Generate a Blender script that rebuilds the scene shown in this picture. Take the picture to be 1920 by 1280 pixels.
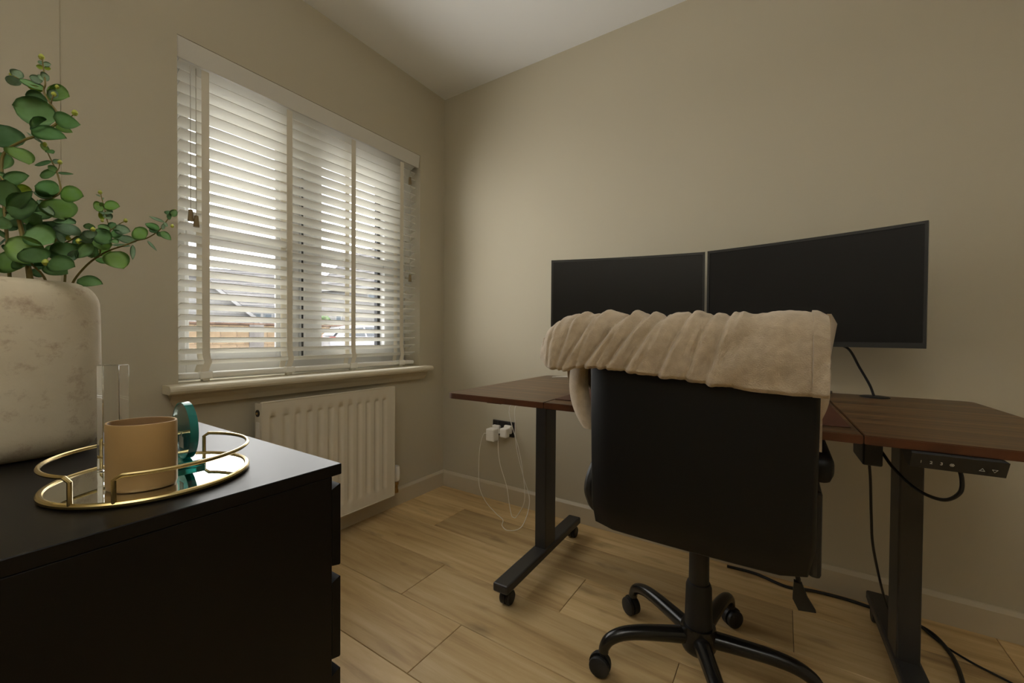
import bpy, bmesh, math, random
from mathutils import Vector, Matrix, noise
random.seed(7)
sc = bpy.context.scene
COL = sc.collection
for o in list(bpy.data.objects):
    bpy.data.objects.remove(o)

# ------------------------------------------------------------------ camera
FPX = 772.91
CAM = Vector((1.77859, -1.92438, 0.93825))
CF = Vector((-0.549435, 0.835421, -0.013872))
CR = Vector((0.835427, 0.549556, 0.007054))
CU = Vector((-0.013517, 0.007713, 0.999879))
cam_d = bpy.data.cameras.new('camera')
cam_d.sensor_width = 36.0
cam_d.lens = FPX * 36.0 / 1920.0
cam_d.clip_start = 0.02
cam_d.clip_end = 300
cam = bpy.data.objects.new('camera', cam_d)
COL.objects.link(cam)
m = Matrix.Identity(4)
for i in range(3):
    m[i][0] = CR[i]; m[i][1] = CU[i]; m[i][2] = -CF[i]; m[i][3] = CAM[i]
cam.matrix_world = m
sc.camera = cam

def at(px, py, depth):
    """world point seen at a photo pixel, at a chosen distance along the view axis"""
    return CAM + depth * (CF + (px - 960) / FPX * CR - (py - 640) / FPX * CU)

# ------------------------------------------------------------------ light
SKY = 11.0
FILL_UPLIGHT = 31.0  # strength of the added fill lamp behind the camera
w = bpy.data.worlds.new('overcast_sky'); sc.world = w; w.use_nodes = True
nt = w.node_tree; nt.nodes.clear()
tc = nt.nodes.new('ShaderNodeTexCoord'); sx = nt.nodes.new('ShaderNodeSeparateXYZ')
mr = nt.nodes.new('ShaderNodeMapRange'); mr.inputs[1].default_value = 0.0; mr.inputs[2].default_value = 0.9
mr.inputs[3].default_value = 0.0; mr.inputs[4].default_value = 1.0
cr = nt.nodes.new('ShaderNodeValToRGB')
cr.color_ramp.elements[0].color = (0.40, 0.42, 0.45, 1); cr.color_ramp.elements[1].color = (1.0, 0.99, 0.96, 1)
bg = nt.nodes.new('ShaderNodeBackground'); bg.inputs[1].default_value = SKY
wo = nt.nodes.new('ShaderNodeOutputWorld')
nt.links.new(tc.outputs['Generated'], sx.inputs[0]); nt.links.new(sx.outputs[2], mr.inputs[0])
nt.links.new(mr.outputs[0], cr.inputs[0]); nt.links.new(cr.outputs[0], bg.inputs[0]); nt.links.new(bg.outputs[0], wo.inputs[0])
# portal: tells the renderer where the daylight enters, gives off no light of its own
pl = bpy.data.lights.new('window_portal', 'AREA'); pl.shape = 'RECTANGLE'; pl.size = 1.2; pl.size_y = 1.25
pl.cycles.is_portal = True
plo = bpy.data.objects.new('window_portal', pl); COL.objects.link(plo)
plo.location = (-0.215, -0.78, 1.37); plo.rotation_euler = (0, -math.pi / 2, 0)
# added area light on the room side of the blind, boosting the daylight
DAY_FILL = 10.0
dl = bpy.data.lights.new('window_fill_light', 'AREA'); dl.shape = 'RECTANGLE'; dl.size = 1.14; dl.size_y = 1.12; dl.energy = DAY_FILL; dl.color = (1.0, .985, .95)
dlo = bpy.data.objects.new('window_fill_light', dl); COL.objects.link(dlo)
dl.spread = math.radians(142)
dlo.location = (.004, -.78, 1.35); dlo.rotation_euler = (0, -math.pi / 2, 0)
sc.view_settings.view_transform = 'Standard'
sc.view_settings.look = 'None'
sc.view_settings.gamma = 1.0
sc.view_settings.use_curve_mapping = False
sc.view_settings.exposure = 0.0
sc.cycles.max_bounces = 14
sc.cycles.diffuse_bounces = 8
sc.cycles.glossy_bounces = 5
sc.cycles.transmission_bounces = 10
sc.cycles.transparent_max_bounces = 12
sc.cycles.caustics_reflective = False
sc.cycles.caustics_refractive = False

# ------------------------------------------------------------------ materials
def rgb(r, g, b):
    f = lambda c: (c / 255 / 12.92) if c / 255 <= .04045 else ((c / 255 + .055) / 1.055) ** 2.4
    return (f(r), f(g), f(b), 1)
def mat(name, col, rough=.5, metal=0, spec=.5, trans=0, ior=1.45, coat=0, sheen=0, bump=None, vary=None, emit=None):
    """vary = (scale, amount): soft tone variation; bump = (scale, strength, distance)"""
    M = bpy.data.materials.new(name); M.use_nodes = True
    n = M.node_tree; b = n.nodes['Principled BSDF']; I = b.inputs
    I['Base Color'].default_value = col; I['Roughness'].default_value = rough; I['Metallic'].default_value = metal
    I['Specular IOR Level'].default_value = spec; I['Transmission Weight'].default_value = trans; I['IOR'].default_value = ior
    I['Coat Weight'].default_value = coat; I['Sheen Weight'].default_value = sheen
    t = n.nodes.new('ShaderNodeTexCoord')
    if vary:
        nz = n.nodes.new('ShaderNodeTexNoise'); nz.inputs['Scale'].default_value = vary[0]; nz.inputs['Detail'].default_value = 4
        n.links.new(t.outputs['Object'], nz.inputs['Vector'])
        r = n.nodes.new('ShaderNodeValToRGB'); a = vary[1]
        r.color_ramp.elements[0].position = .3; r.color_ramp.elements[1].position = .7
        r.color_ramp.elements[0].color = tuple(c * (1 - a) for c in col[:3]) + (1,)
        r.color_ramp.elements[1].color = tuple(min(1, c * (1 + a)) for c in col[:3]) + (1,)
        n.links.new(nz.outputs[0], r.inputs[0]); n.links.new(r.outputs[0], I['Base Color'])
    if bump:
        nb = n.nodes.new('ShaderNodeTexNoise'); nb.inputs['Scale'].default_value = bump[0]; nb.inputs['Detail'].default_value = 5
        n.links.new(t.outputs['Object'], nb.inputs['Vector'])
        bb = n.nodes.new('ShaderNodeBump'); bb.inputs['Strength'].default_value = bump[1]; bb.inputs['Distance'].default_value = bump[2]
        n.links.new(nb.outputs[0], bb.inputs['Height']); n.links.new(bb.outputs[0], I['Normal'])
    return M

def wood_mat(name, c1, c2, c3, stretch, rough, knots=0.0, var=.25, coat=0.0):
    """streaky timber, grain along local x; tone differs from board to board"""
    M = bpy.data.materials.new(name); M.use_nodes = True
    n = M.node_tree; L = n.links; b = n.nodes['Principled BSDF']
    t = n.nodes.new('ShaderNodeTexCoord'); oi = n.nodes.new('ShaderNodeObjectInfo')
    mp = n.nodes.new('ShaderNodeMapping'); mp.inputs['Scale'].default_value = stretch
    L.new(t.outputs['Object'], mp.inputs['Vector'])
    w4 = n.nodes.new('ShaderNodeMath'); w4.operation = 'MULTIPLY'; w4.inputs[1].default_value = 37.0
    L.new(oi.outputs['Random'], w4.inputs[0])
    n1 = n.nodes.new('ShaderNodeTexNoise'); n1.noise_dimensions = '4D'; n1.inputs['Scale'].default_value = 1.0
    n1.inputs['Detail'].default_value = 8; n1.inputs['Roughness'].default_value = .62; n1.inputs['Distortion'].default_value = .6
    L.new(mp.outputs[0], n1.inputs['Vector']); L.new(w4.outputs[0], n1.inputs['W'])
    ramp = n.nodes.new('ShaderNodeValToRGB'); e = ramp.color_ramp.elements
    e[0].position = .3; e[0].color = c1; e[1].position = .72; e[1].color = c3
    m_ = ramp.color_ramp.elements.new(.5); m_.color = c2
    L.new(n1.outputs[0], ramp.inputs[0])
    hsv = n.nodes.new('ShaderNodeHueSaturation')
    mrv = n.nodes.new('ShaderNodeMapRange'); mrv.inputs[3].default_value = 1 - var; mrv.inputs[4].default_value = 1 + var
    L.new(oi.outputs['Random'], mrv.inputs[0]); L.new(mrv.outputs[0], hsv.inputs['Value'])
    L.new(ramp.outputs[0], hsv.inputs['Color'])
    last = hsv.outputs[0]
    if knots:
        n2 = n.nodes.new('ShaderNodeTexNoise'); n2.noise_dimensions = '4D'; n2.inputs['Scale'].default_value = 1.0; n2.inputs['Detail'].default_value = 3
        mp2 = n.nodes.new('ShaderNodeMapping'); mp2.inputs['Scale'].default_value = (4.0, 11.0, 4.0)
        L.new(t.outputs['Object'], mp2.inputs['Vector']); L.new(mp2.outputs[0], n2.inputs['Vector']); L.new(w4.outputs[0], n2.inputs['W'])
        r2 = n.nodes.new('ShaderNodeValToRGB'); r2.color_ramp.elements[0].position = .60; r2.color_ramp.elements[0].color = (0, 0, 0, 1)
        r2.color_ramp.elements[1].position = .78; r2.color_ramp.elements[1].color = (knots, knots, knots, 1)
        L.new(n2.outputs[0], r2.inputs[0])
        mx = n.nodes.new('ShaderNodeMixRGB'); mx.blend_type = 'MIX'; mx.inputs[2].default_value = tuple(c * .38 for c in c1[:3]) + (1,)
        L.new(r2.outputs[0], mx.inputs[0]); L.new(last, mx.inputs[1]); last = mx.outputs[0]
    L.new(last, b.inputs['Base Color']); b.inputs['Roughness'].default_value = rough; b.inputs['Coat Weight'].default_value = coat
    bb = n.nodes.new('ShaderNodeBump'); bb.inputs['Strength'].default_value = .12; bb.inputs['Distance'].default_value = .002
    L.new(n1.outputs[0], bb.inputs['Height']); L.new(bb.outputs[0], b.inputs['Normal'])
    return M

def pane_mat(name, tint=(1, 1, 1, 1), gloss=.06):
    M = bpy.data.materials.new(name); M.use_nodes = True; n = M.node_tree; n.nodes.clear()
    tr = n.nodes.new('ShaderNodeBsdfTransparent'); tr.inputs[0].default_value = tint
    gl = n.nodes.new('ShaderNodeBsdfGlossy'); gl.inputs['Roughness'].default_value = .02
    mx = n.nodes.new('ShaderNodeMixShader'); mx.inputs[0].default_value = gloss
    o = n.nodes.new('ShaderNodeOutputMaterial')
    n.links.new(tr.outputs[0], mx.inputs[1]); n.links.new(gl.outputs[0], mx.inputs[2]); n.links.new(mx.outputs[0], o.inputs[0])
    return M

M_wall = mat('beige_wall_paint', (0.492, 0.448, 0.342, 1), .85, spec=.25, bump=(220, .05, .001))
M_ceil = mat('white_ceiling_paint', (0.80, 0.80, 0.785, 1), .9, spec=.2)
M_trim = mat('beige_satin_trim', (0.53, 0.465, 0.345, 1), .42)
M_sill = mat('cream_satin_sill', (0.66, 0.60, 0.46, 1), .35)
M_base = mat('floor_joint_dark', (0.05, 0.03, 0.015, 1), .9)
M_oak = wood_mat('oak_plank', rgb(164, 132, 86), rgb(200, 170, 120), rgb(220, 194, 148), (1.6, 22, 6), .42, knots=.8, var=.19)
M_desk = wood_mat('rustic_brown_board', rgb(42, 27, 13), rgb(84, 58, 31), rgb(140, 104, 62), (0.9, 46, 8), .38, var=.08)
M_deskedge = mat('brown_edge_band', rgb(78, 42, 18), .45, vary=(14, .3))
M_pvc = mat('white_pvc', (0.55, 0.55, 0.535, 1), .35)
M_gasket = mat('dark_gasket', (0.03, 0.03, 0.03, 1), .6)
M_pane = pane_mat('window_glass')
M_slat = mat("cream_slat", (0.75, 0.735, 0.675, 1), .4)
M_val = mat('pale_valance', (0.62, 0.60, 0.54, 1), .45)
M_tape = mat('stone_ladder_tape', (0.68, 0.63, 0.52, 1), .9, bump=(900, .2, .0005))
M_cord = mat('pale_cord', (0.45, 0.42, 0.36, 1), .8)
M_tassel = mat('brown_tassel', (0.20, 0.14, 0.06, 1), .5)
M_rad = mat('cream_radiator_enamel', (0.66, 0.60, 0.48, 1), .35)
M_radd = mat('dark_grille', (0.03, 0.025, 0.02, 1), .6)
M_brass = mat('brass_pipe', (0.45, 0.28, 0.10, 1), .35, metal=1)
M_whiteplastic = mat('white_plastic', (0.80, 0.77, 0.70, 1), .35)
M_blackplate = mat('black_plate', (0.02, 0.019, 0.017, 1), .35)
M_blackmetal = mat('charcoal_powder_coat', (0.030, 0.028, 0.026, 1), .38, bump=(600, .08, .0004))
M_blackpl = mat('black_plastic', (0.012, 0.012, 0.012, 1), .45)
M_blackgloss = mat('black_gloss_metal', (0.010, 0.009, 0.008, 1), .22)
M_screen = mat('dark_screen', (0.008, 0.007, 0.006, 1), .35, spec=.35)
M_bezel = mat('dark_bezel', (0.018, 0.017, 0.014, 1), .4)
M_leather = mat('black_leather', (0.0045, 0.0042, 0.0036, 1), .5, spec=.3, bump=(180, .15, .001))
M_mat = mat('brown_leather_mat', rgb(76, 40, 22), .5, bump=(260, .1, .0006))
M_fleece = mat('beige_fleece', (0.43, 0.345, 0.245, 1), .95, spec=.1, sheen=.35, bump=(420, .55, .0025), vary=(60, .10))
M_chest = mat('black_brown_laminate', (0.0045, 0.0038, 0.0033, 1), .37, spec=.24, bump=(90, .02, .0006))
M_gold = mat('polished_gold', (0.56, 0.44, 0.20, 1), .25, metal=1)
M_mirror = mat('mirror_glass', (0.85, 0.87, 0.84, 1), .02, metal=1)
M_pot = mat('matt_gold_pot', (0.48, 0.31, 0.13, 1), .45, metal=.35, vary=(9, .06))
M_potin = mat('brown_pot_inside', (0.20, 0.11, 0.04, 1), .6)
M_acrylic = mat('clear_acrylic', (0.97, 0.98, 1.0, 1), .01, trans=1, ior=1.47)
M_glass = mat('clear_glass', (0.88, 0.97, 0.95, 1), .01, trans=1, ior=1.5)
M_teal = mat('teal_glass_edge', (0.01, 0.30, 0.26, 1), .06, trans=.55, ior=1.5)
M_stem = mat('olive_stem', (0.19, 0.15, 0.04, 1), .6)
M_bud = mat('yellow_green_bud', (0.38, 0.42, 0.06, 1), .5)
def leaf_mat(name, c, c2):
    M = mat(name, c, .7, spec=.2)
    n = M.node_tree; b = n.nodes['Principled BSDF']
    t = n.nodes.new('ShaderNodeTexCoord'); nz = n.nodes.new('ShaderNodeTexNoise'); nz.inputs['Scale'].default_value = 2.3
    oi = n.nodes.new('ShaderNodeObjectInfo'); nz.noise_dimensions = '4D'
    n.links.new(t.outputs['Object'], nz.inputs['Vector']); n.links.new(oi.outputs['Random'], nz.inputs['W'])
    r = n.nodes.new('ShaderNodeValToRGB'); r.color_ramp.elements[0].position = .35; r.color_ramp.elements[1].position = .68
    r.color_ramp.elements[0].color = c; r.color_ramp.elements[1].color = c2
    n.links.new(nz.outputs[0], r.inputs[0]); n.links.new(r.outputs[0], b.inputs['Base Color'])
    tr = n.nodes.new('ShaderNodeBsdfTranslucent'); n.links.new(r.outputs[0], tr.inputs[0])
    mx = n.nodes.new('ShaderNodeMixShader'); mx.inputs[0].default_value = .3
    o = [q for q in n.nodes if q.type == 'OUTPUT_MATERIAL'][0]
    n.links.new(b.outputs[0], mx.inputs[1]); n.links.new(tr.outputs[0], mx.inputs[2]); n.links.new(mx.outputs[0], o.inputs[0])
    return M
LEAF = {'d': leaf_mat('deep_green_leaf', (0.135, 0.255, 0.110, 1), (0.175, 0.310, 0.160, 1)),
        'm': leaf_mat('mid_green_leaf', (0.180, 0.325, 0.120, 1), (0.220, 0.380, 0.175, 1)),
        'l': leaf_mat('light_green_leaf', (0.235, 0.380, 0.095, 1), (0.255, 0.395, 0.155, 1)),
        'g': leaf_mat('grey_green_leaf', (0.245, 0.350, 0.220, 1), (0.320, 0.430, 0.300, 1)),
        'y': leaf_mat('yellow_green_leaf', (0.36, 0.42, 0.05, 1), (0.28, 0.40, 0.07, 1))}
# weathered stoneware for the vase
def stone_mat():
    M = bpy.data.materials.new('weathered_stoneware'); M.use_nodes = True; n = M.node_tree; L = n.links; b = n.nodes['Principled BSDF']
    t = n.nodes.new('ShaderNodeTexCoord')
    a = n.nodes.new('ShaderNodeTexNoise'); a.inputs['Scale'].default_value = 9; a.inputs['Detail'].default_value = 6
    s = n.nodes.new('ShaderNodeTexNoise'); s.inputs['Scale'].default_value = 30; s.inputs['Detail'].default_value = 6; s.inputs['Roughness'].default_value = .7
    for q in (a, s): L.new(t.outputs['Object'], q.inputs['Vector'])
    r1 = n.nodes.new('ShaderNodeValToRGB'); r1.color_ramp.elements[0].position = .3; r1.color_ramp.elements[1].position = .75
    r1.color_ramp.elements[0].color = (0.55, 0.475, 0.335, 1); r1.color_ramp.elements[1].color = (0.68, 0.60, 0.45, 1)
    r2 = n.nodes.new('ShaderNodeValToRGB'); r2.color_ramp.elements[0].position = .535; r2.color_ramp.elements[0].color = (0, 0, 0, 1)
    r2.color_ramp.elements[1].position = .72; r2.color_ramp.elements[1].color = (.62, .62, .62, 1)
    L.new(a.outputs[0], r1.inputs[0]); L.new(s.outputs[0], r2.inputs[0])
    mx = n.nodes.new('ShaderNodeMixRGB'); mx.inputs[2].default_value = (0.30, 0.185, 0.115, 1)
    L.new(r2.outputs[0], mx.inputs[0]); L.new(r1.outputs[0], mx.inputs[1]); L.new(mx.outputs[0], b.inputs['Base Color'])
    b.inputs['Roughness'].default_value = .85
    bb = n.nodes.new('ShaderNodeBump'); bb.inputs['Strength'].default_value = .35; bb.inputs['Distance'].default_value = .004
    L.new(s.outputs[0], bb.inputs['Height']); L.new(bb.outputs[0], b.inputs['Normal'])
    return M
M_vase = stone_mat()
# outdoors
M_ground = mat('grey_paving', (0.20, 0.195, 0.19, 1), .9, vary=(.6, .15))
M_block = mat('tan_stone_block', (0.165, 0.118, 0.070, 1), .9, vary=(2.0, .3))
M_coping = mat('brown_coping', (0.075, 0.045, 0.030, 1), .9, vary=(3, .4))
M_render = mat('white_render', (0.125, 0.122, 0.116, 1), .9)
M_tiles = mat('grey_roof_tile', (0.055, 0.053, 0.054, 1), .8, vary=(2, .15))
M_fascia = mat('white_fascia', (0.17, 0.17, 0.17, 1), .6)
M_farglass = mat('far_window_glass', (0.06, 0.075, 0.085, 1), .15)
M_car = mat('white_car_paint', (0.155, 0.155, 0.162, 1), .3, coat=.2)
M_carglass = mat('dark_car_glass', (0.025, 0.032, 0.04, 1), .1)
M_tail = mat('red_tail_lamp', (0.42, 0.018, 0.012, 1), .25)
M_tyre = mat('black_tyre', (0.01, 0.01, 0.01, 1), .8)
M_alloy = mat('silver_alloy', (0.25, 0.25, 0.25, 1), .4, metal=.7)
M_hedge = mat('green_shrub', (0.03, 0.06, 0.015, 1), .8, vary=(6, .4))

# ------------------------------------------------------------------ mesh helpers
class MB:
    def __init__(s): s.v = []; s.f = []; s.sm = []
    def add(s, vs, fs, smooth=False):
        k = len(s.v); s.v += [tuple(q) for q in vs]; s.f += [tuple(i + k for i in f) for f in fs]; s.sm += [smooth] * len(fs); return s
    def box(s, x0, x1, y0, y1, z0, z1, bev=0, M=None, seg=2):
        bm = bmesh.new(); bmesh.ops.create_cube(bm, size=1)
        for v in bm.verts: v.co = Vector(((x0 + x1) / 2 + v.co.x * (x1 - x0), (y0 + y1) / 2 + v.co.y * (y1 - y0), (z0 + z1) / 2 + v.co.z * (z1 - z0)))
        if bev: bmesh.ops.bevel(bm, geom=bm.edges[:], offset=bev, segments=seg, affect='EDGES', profile=.5)
        if M is not None: bmesh.ops.transform(bm, matrix=M, verts=bm.verts[:])
        bm.verts.index_update(); s.add([v.co for v in bm.verts], [[v.index for v in f.verts] for f in bm.faces], False); bm.free(); return s
    def tube(s, pts, r, n=8, closed=False, caps=True, flat=None):
        """sweep a circle (or flat=(a,b) ellipse) along a polyline; r number or list"""
        pts = [Vector(p) for p in pts]; N = len(pts); rs = r if isinstance(r, (list, tuple)) else [r] * N
        vs = []; fs = []; prev = None
        for i, p in enumerate(pts):
            if closed: d = pts[(i + 1) % N] - pts[i - 1]
            else: d = pts[min(i + 1, N - 1)] - pts[max(i - 1, 0)]
            d = d.normalized() if d.length > 1e-9 else Vector((0, 0, 1))
            if prev is None:
                a = Vector((0, 0, 1)) if abs(d.z) < .9 else Vector((1, 0, 0)); nrm = (a - d * a.dot(d)).normalized()
            else:
                nrm = prev - d * prev.dot(d); nrm = nrm.normalized() if nrm.length > 1e-6 else prev
            prev = nrm; b = d.cross(nrm)
            for k in range(n):
                t = 2 * math.pi * k / n
                ka, kb = (flat if flat else (1, 1))
                vs.append(p + rs[i] * (ka * math.cos(t) * nrm + kb * math.sin(t) * b))
        R = N if closed else N - 1
        for i in range(R):
            for k in range(n):
                fs.append((i * n + k, i * n + (k + 1) % n, ((i + 1) % N) * n + (k + 1) % n, ((i + 1) % N) * n + k))
        if caps and not closed:
            fs.append(tuple(range(n))[::-1]); fs.append(tuple((N - 1) * n + k for k in range(n)))
        return s.add(vs, fs, True)
    def lathe(s, prof, c, n=32, axis='z', sx=1, sy=1):
        """prof = [(r, h)...] turned about a vertical axis through c"""
        vs = []; fs = []; c = Vector(c); N = len(prof)
        for r, h in prof:
            for k in range(n):
                t = 2 * math.pi * k / n; a = r * math.cos(t) * sx; b = r * math.sin(t) * sy
                vs.append(c + (Vector((a, b, h)) if axis == 'z' else Vector((h, a, b)) if axis == 'x' else Vector((a, h, b))))
        for i in range(N - 1):
            for k in range(n):
                q = (i * n + k, i * n + (k + 1) % n, (i + 1) * n + (k + 1) % n, (i + 1) * n + k)
                fs.append(q if axis != 'y' else q[::-1])
        if prof[0][0] > 1e-6: fs.append(tuple(range(n))[::-1])
        if prof[-1][0] > 1e-6: fs.append(tuple((N - 1) * n + k for k in range(n)))
        return s.add(vs, fs, True)
    def prism(s, poly, z0, z1, bev=0, M=None):
        bm = bmesh.new(); vs = [bm.verts.new((x, y, z0)) for x, y in poly]; f = bm.faces.new(vs)
        r = bmesh.ops.extrude_face_region(bm, geom=[f])
        for e in r['geom']:
            if isinstance(e, bmesh.types.BMVert): e.co.z = z1
        bmesh.ops.recalc_face_normals(bm, faces=bm.faces[:])
        if bev: bmesh.ops.bevel(bm, geom=[e for e in bm.edges if abs(e.verts[0].co.z - e.verts[1].co.z) < 1e-6], offset=bev, segments=2, affect='EDGES')
        if M is not None: bmesh.ops.transform(bm, matrix=M, verts=bm.verts[:])
        bm.verts.index_update(); s.add([v.co for v in bm.verts], [[v.index for v in f.verts] for f in bm.faces], False); bm.free(); return s
    def grid(s, fn, nu, nv, smooth=True, thick=0):
        P = [[Vector(fn(i / nu, j / nv)) for j in range(nv + 1)] for i in range(nu + 1)]
        vs = [P[i][j] for i in range(nu + 1) for j in range(nv + 1)]; W = nv + 1
        fs = [(i * W + j, (i + 1) * W + j, (i + 1) * W + j + 1, i * W + j + 1) for i in range(nu) for j in range(nv)]
        if thick:
            nr = [Vector((0, 0, 0)) for _ in vs]
            for f in fs:
                q = (vs[f[2]] - vs[f[0]]).cross(vs[f[3]] - vs[f[1]])
                for i in f: nr[i] += q
            K = len(vs); vs = vs + [p - (n_.normalized() if n_.length > 1e-12 else Vector((0, 0, 0))) * thick for p, n_ in zip(vs, nr)]
            rim = [(i * W, (i + 1) * W) for i in range(nu)] + [((i + 1) * W + nv, i * W + nv) for i in range(nu)] + [(j + 1, j) for j in range(nv)] + [(nu * W + j, nu * W + j + 1) for j in range(nv)]
            fs = fs + [tuple(i + K for i in f[::-1]) for f in fs] + [(b_, a_, a_ + K, b_ + K) for a_, b_ in rim]
        return s.add(vs, fs, smooth)
    def xf(s, M): s.v = [tuple(M @ Vector(q)) for q in s.v]; return s
    def mesh(s, name, off=Vector((0, 0, 0)), sharp=35):
        me = bpy.data.meshes.new(name); me.from_pydata([tuple(Vector(q) - off) for q in s.v], [], s.f); me.update()
        me.polygons.foreach_set('use_smooth', s.sm if not all(s.sm) else [True] * len(s.sm))
        bm = bmesh.new(); bm.from_mesh(me); bmesh.ops.recalc_face_normals(bm, faces=bm.faces[:])
        for e in bm.edges:
            if len(e.link_faces) == 2: e.smooth = e.calc_face_angle(0) < math.radians(sharp)
        bm.to_mesh(me); bm.free(); return me

def link(name, me, material, parent=None, loc=(0, 0, 0)):
    o = bpy.data.objects.new(name, me); COL.objects.link(o); o.location = loc
    if material is not None and me is not None and not me.materials: me.materials.append(material)
    if parent is not None: o.parent = parent
    return o
def wpos(o):
    p = Vector(o.location); q = o.parent
    while q is not None: p += Vector(q.location); q = q.parent
    return p
def tag(o, label, cat, group=None):
    o['label'] = label; o['category'] = cat
    if group: o['group'] = group
    return o
def thing(name, label, cat, loc, group=None):
    o = bpy.data.objects.new(name, None); COL.objects.link(o); o.location = loc; o.empty_display_size = .05
    return tag(o, label, cat, group)
def part(root, name, mb, material, label=None, smooth_angle=35, origin=None):
    """mb in world coordinates; the object's origin is the root's unless given"""
    off = Vector(origin) if origin is not None else wpos(root)
    o = link(name, mb.mesh(name, off, smooth_angle), material, root, off - wpos(root))
    if label: o['label'] = label
    return o
def single(name, mb, material, label, cat, group=None, origin=(0, 0, 0), sa=35):
    o = link(name, mb.mesh(name, Vector(origin), sa), material, None, origin); return tag(o, label, cat, group)
def struct(name, mb, material, origin=(0, 0, 0), sa=35):
    o = link(name, mb.mesh(name, Vector(origin), sa), material, None, origin); o['kind'] = 'structure'; return o
def smooth_path(pts, n=8):
    """Catmull-Rom through points"""
    P = [Vector(p) for p in pts]; P = [2 * P[0] - P[1]] + P + [2 * P[-1] - P[-2]]; out = []
    for i in range(1, len(P) - 2):
        a, b, c, d = P[i - 1:i + 3]
        for k in range(n):
            t = k / n
            out.append(.5 * ((2 * b) + (c - a) * t + (2 * a - 5 * b + 4 * c - d) * t * t + (3 * b - a - 3 * c + d) * t ** 3))
    out.append(P[-2]); return out
def text_mb(body, size, M, depth=.0006):
    cu = bpy.data.curves.new('lettering', 'FONT'); cu.body = body; cu.size = size; cu.extrude = depth; cu.align_x = 'CENTER'; cu.align_y = 'CENTER'
    o = bpy.data.objects.new('lettering', cu); COL.objects.link(o); bpy.context.view_layer.update()
    me = bpy.data.meshes.new_from_object(o.evaluated_get(bpy.context.evaluated_depsgraph_get()))
    mb = MB().add([M @ v.co for v in me.vertices], [list(q.vertices) for q in me.polygons])
    bpy.data.objects.remove(o); bpy.data.meshes.remove(me); return mb

# ================================================================== THE ROOM
H = 2.4
RX, RY = 3.3, -3.1
WY0, WY1, WZ0, WZ1 = -1.358, -0.204, 0.742, 1.982        # window opening
mb = MB(); T = .30
mb.box(-T, 0, RY - .1, WY0, -.05, H + .05); mb.box(-T, 0, WY1, .0, -.05, H + .05)
mb.box(-T, 0, WY0, WY1, -.05, WZ0 - .025); mb.box(-T, 0, WY0, WY1, WZ1, H + .05)
wall_left = struct('wall_left', mb, M_wall)
mb = MB().box(0, .0015, RY, -1.637, 0, H, .002)
part(wall_left, 'boxed_panel', mb, M_wall)
struct('wall_back', MB().box(-T, RX + .1, 0, .2, -.05, H + .05), M_wall)
struct('wall_right', MB().box(RX, RX + .2, RY - .2, 0, -.05, H + .05), M_wall)
struct('wall_front', MB().box(-T, RX + .1, RY - .2, RY, -.05, H + .05), M_wall)
struct('ceiling', MB().box(-T, RX + .2, RY - .2, .2, H, H + .12), M_ceil)
# floor: dark bed and single oak planks with recessed joints
floor = struct('floor', MB().box(-.02, RX, RY, 0, -.06, -.006), M_base)
rows = []
PW = .232; y = -.208
edges = [0.0] + [-.208 - PW * k for k in range(13)]
edges = [e for e in edges if e > RY] + [RY]
joints = {0: [.80, 2.35], 1: [.35, 1.818], 2: [1.154, 2.6], 3: [.634, 1.541, 2.75], 4: [.919, 2.2], 5: [.40, 1.75], 6: [1.2, 2.7], 7: [.55, 2.05], 8: [1.5, 2.9], 9: [.8, 2.3], 10: [1.1, 2.6], 11: [.5, 1.9], 12: [1.4], 13: [.9]}
for r in range(len(edges) - 1):
    y1, y0 = edges[r], edges[r + 1]
    xs = [0.0] + joints.get(r, [1.0]) + [RX]
    for a, b in zip(xs[:-1], xs[1:]):
        cx, cy = (a + b) / 2, (y0 + y1) / 2
        mb = MB().box(a + .0008, b - .0008, y0 + .0008, y1 - .0008, -.012, 0, .0012, seg=1)
        part(floor, 'plank', mb, M_oak, origin=(cx, cy, 0))
# baseboards with a bevelled top edge
def baseboard(name, poly_to_world, L):
    prof = [(0, 0), (.016, 0), (.016, .082), (.012, .088), (.007, .094), (0, .095)]
    vs = []; n = len(prof)
    for t in (0, L):
        for a, b in prof: vs.append(poly_to_world(a, b, t))
    fs = [(i, (i + 1) % n, n + (i + 1) % n, n + i) for i in range(n)] + [tuple(range(n)), tuple(range(n, 2 * n))]
    return struct(name, MB().add(vs, fs), M_trim)
baseboard('baseboard_back', lambda a, b, t: (t, -a, b), RX)
baseboard('baseboard_left', lambda a, b, t: (a, -t, b), -RY)
# window sill (nosed board) and the moulded apron under it
mb = MB()
prof = [(-.115, WZ0 - .012), (.062, WZ0 - .012), (.070, WZ0 - .008), (.074, WZ0 + 0), (.074, WZ0 + .008), (.070, WZ0 + .014), (.062, WZ0 + .018), (-.115, WZ0 + .018)]
def sill_seg(y0, y1, pr):
    n = len(pr); vs = [(a, yy, b) for yy in (y0, y1) for a, b in pr]
    mb.add(vs, [(i, (i + 1) % n, n + (i + 1) % n, n + i) for i in range(n)] + [tuple(range(n)), tuple(range(n, 2 * n))])
sill_seg(WY0 - .0, WY1 + .0, prof)
prof2 = [(max(a, .0), b) for a, b in prof]
sill_seg(WY0 - .045, WY0, prof2); sill_seg(WY1, WY1 + .04, prof2)
sill = struct('trim_1', mb, M_sill)
mb = MB(); n = 6
pr = [(0, .734), (.042, .734), (.040, .722), (.026, .705), (.020, .684), (0, .684)]
vs = [(a, WY0 - .032 + (.012 if b < .7 else 0), b) for a, b in pr] + [(a, WY1 + .028 - (.012 if b < .7 else 0), b) for a, b in pr]
mb.add(vs, [(i, (i + 1) % n, n + (i + 1) % n, n + i) for i in range(n)] + [tuple(range(n)), tuple(range(n, 2 * n))])
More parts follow.
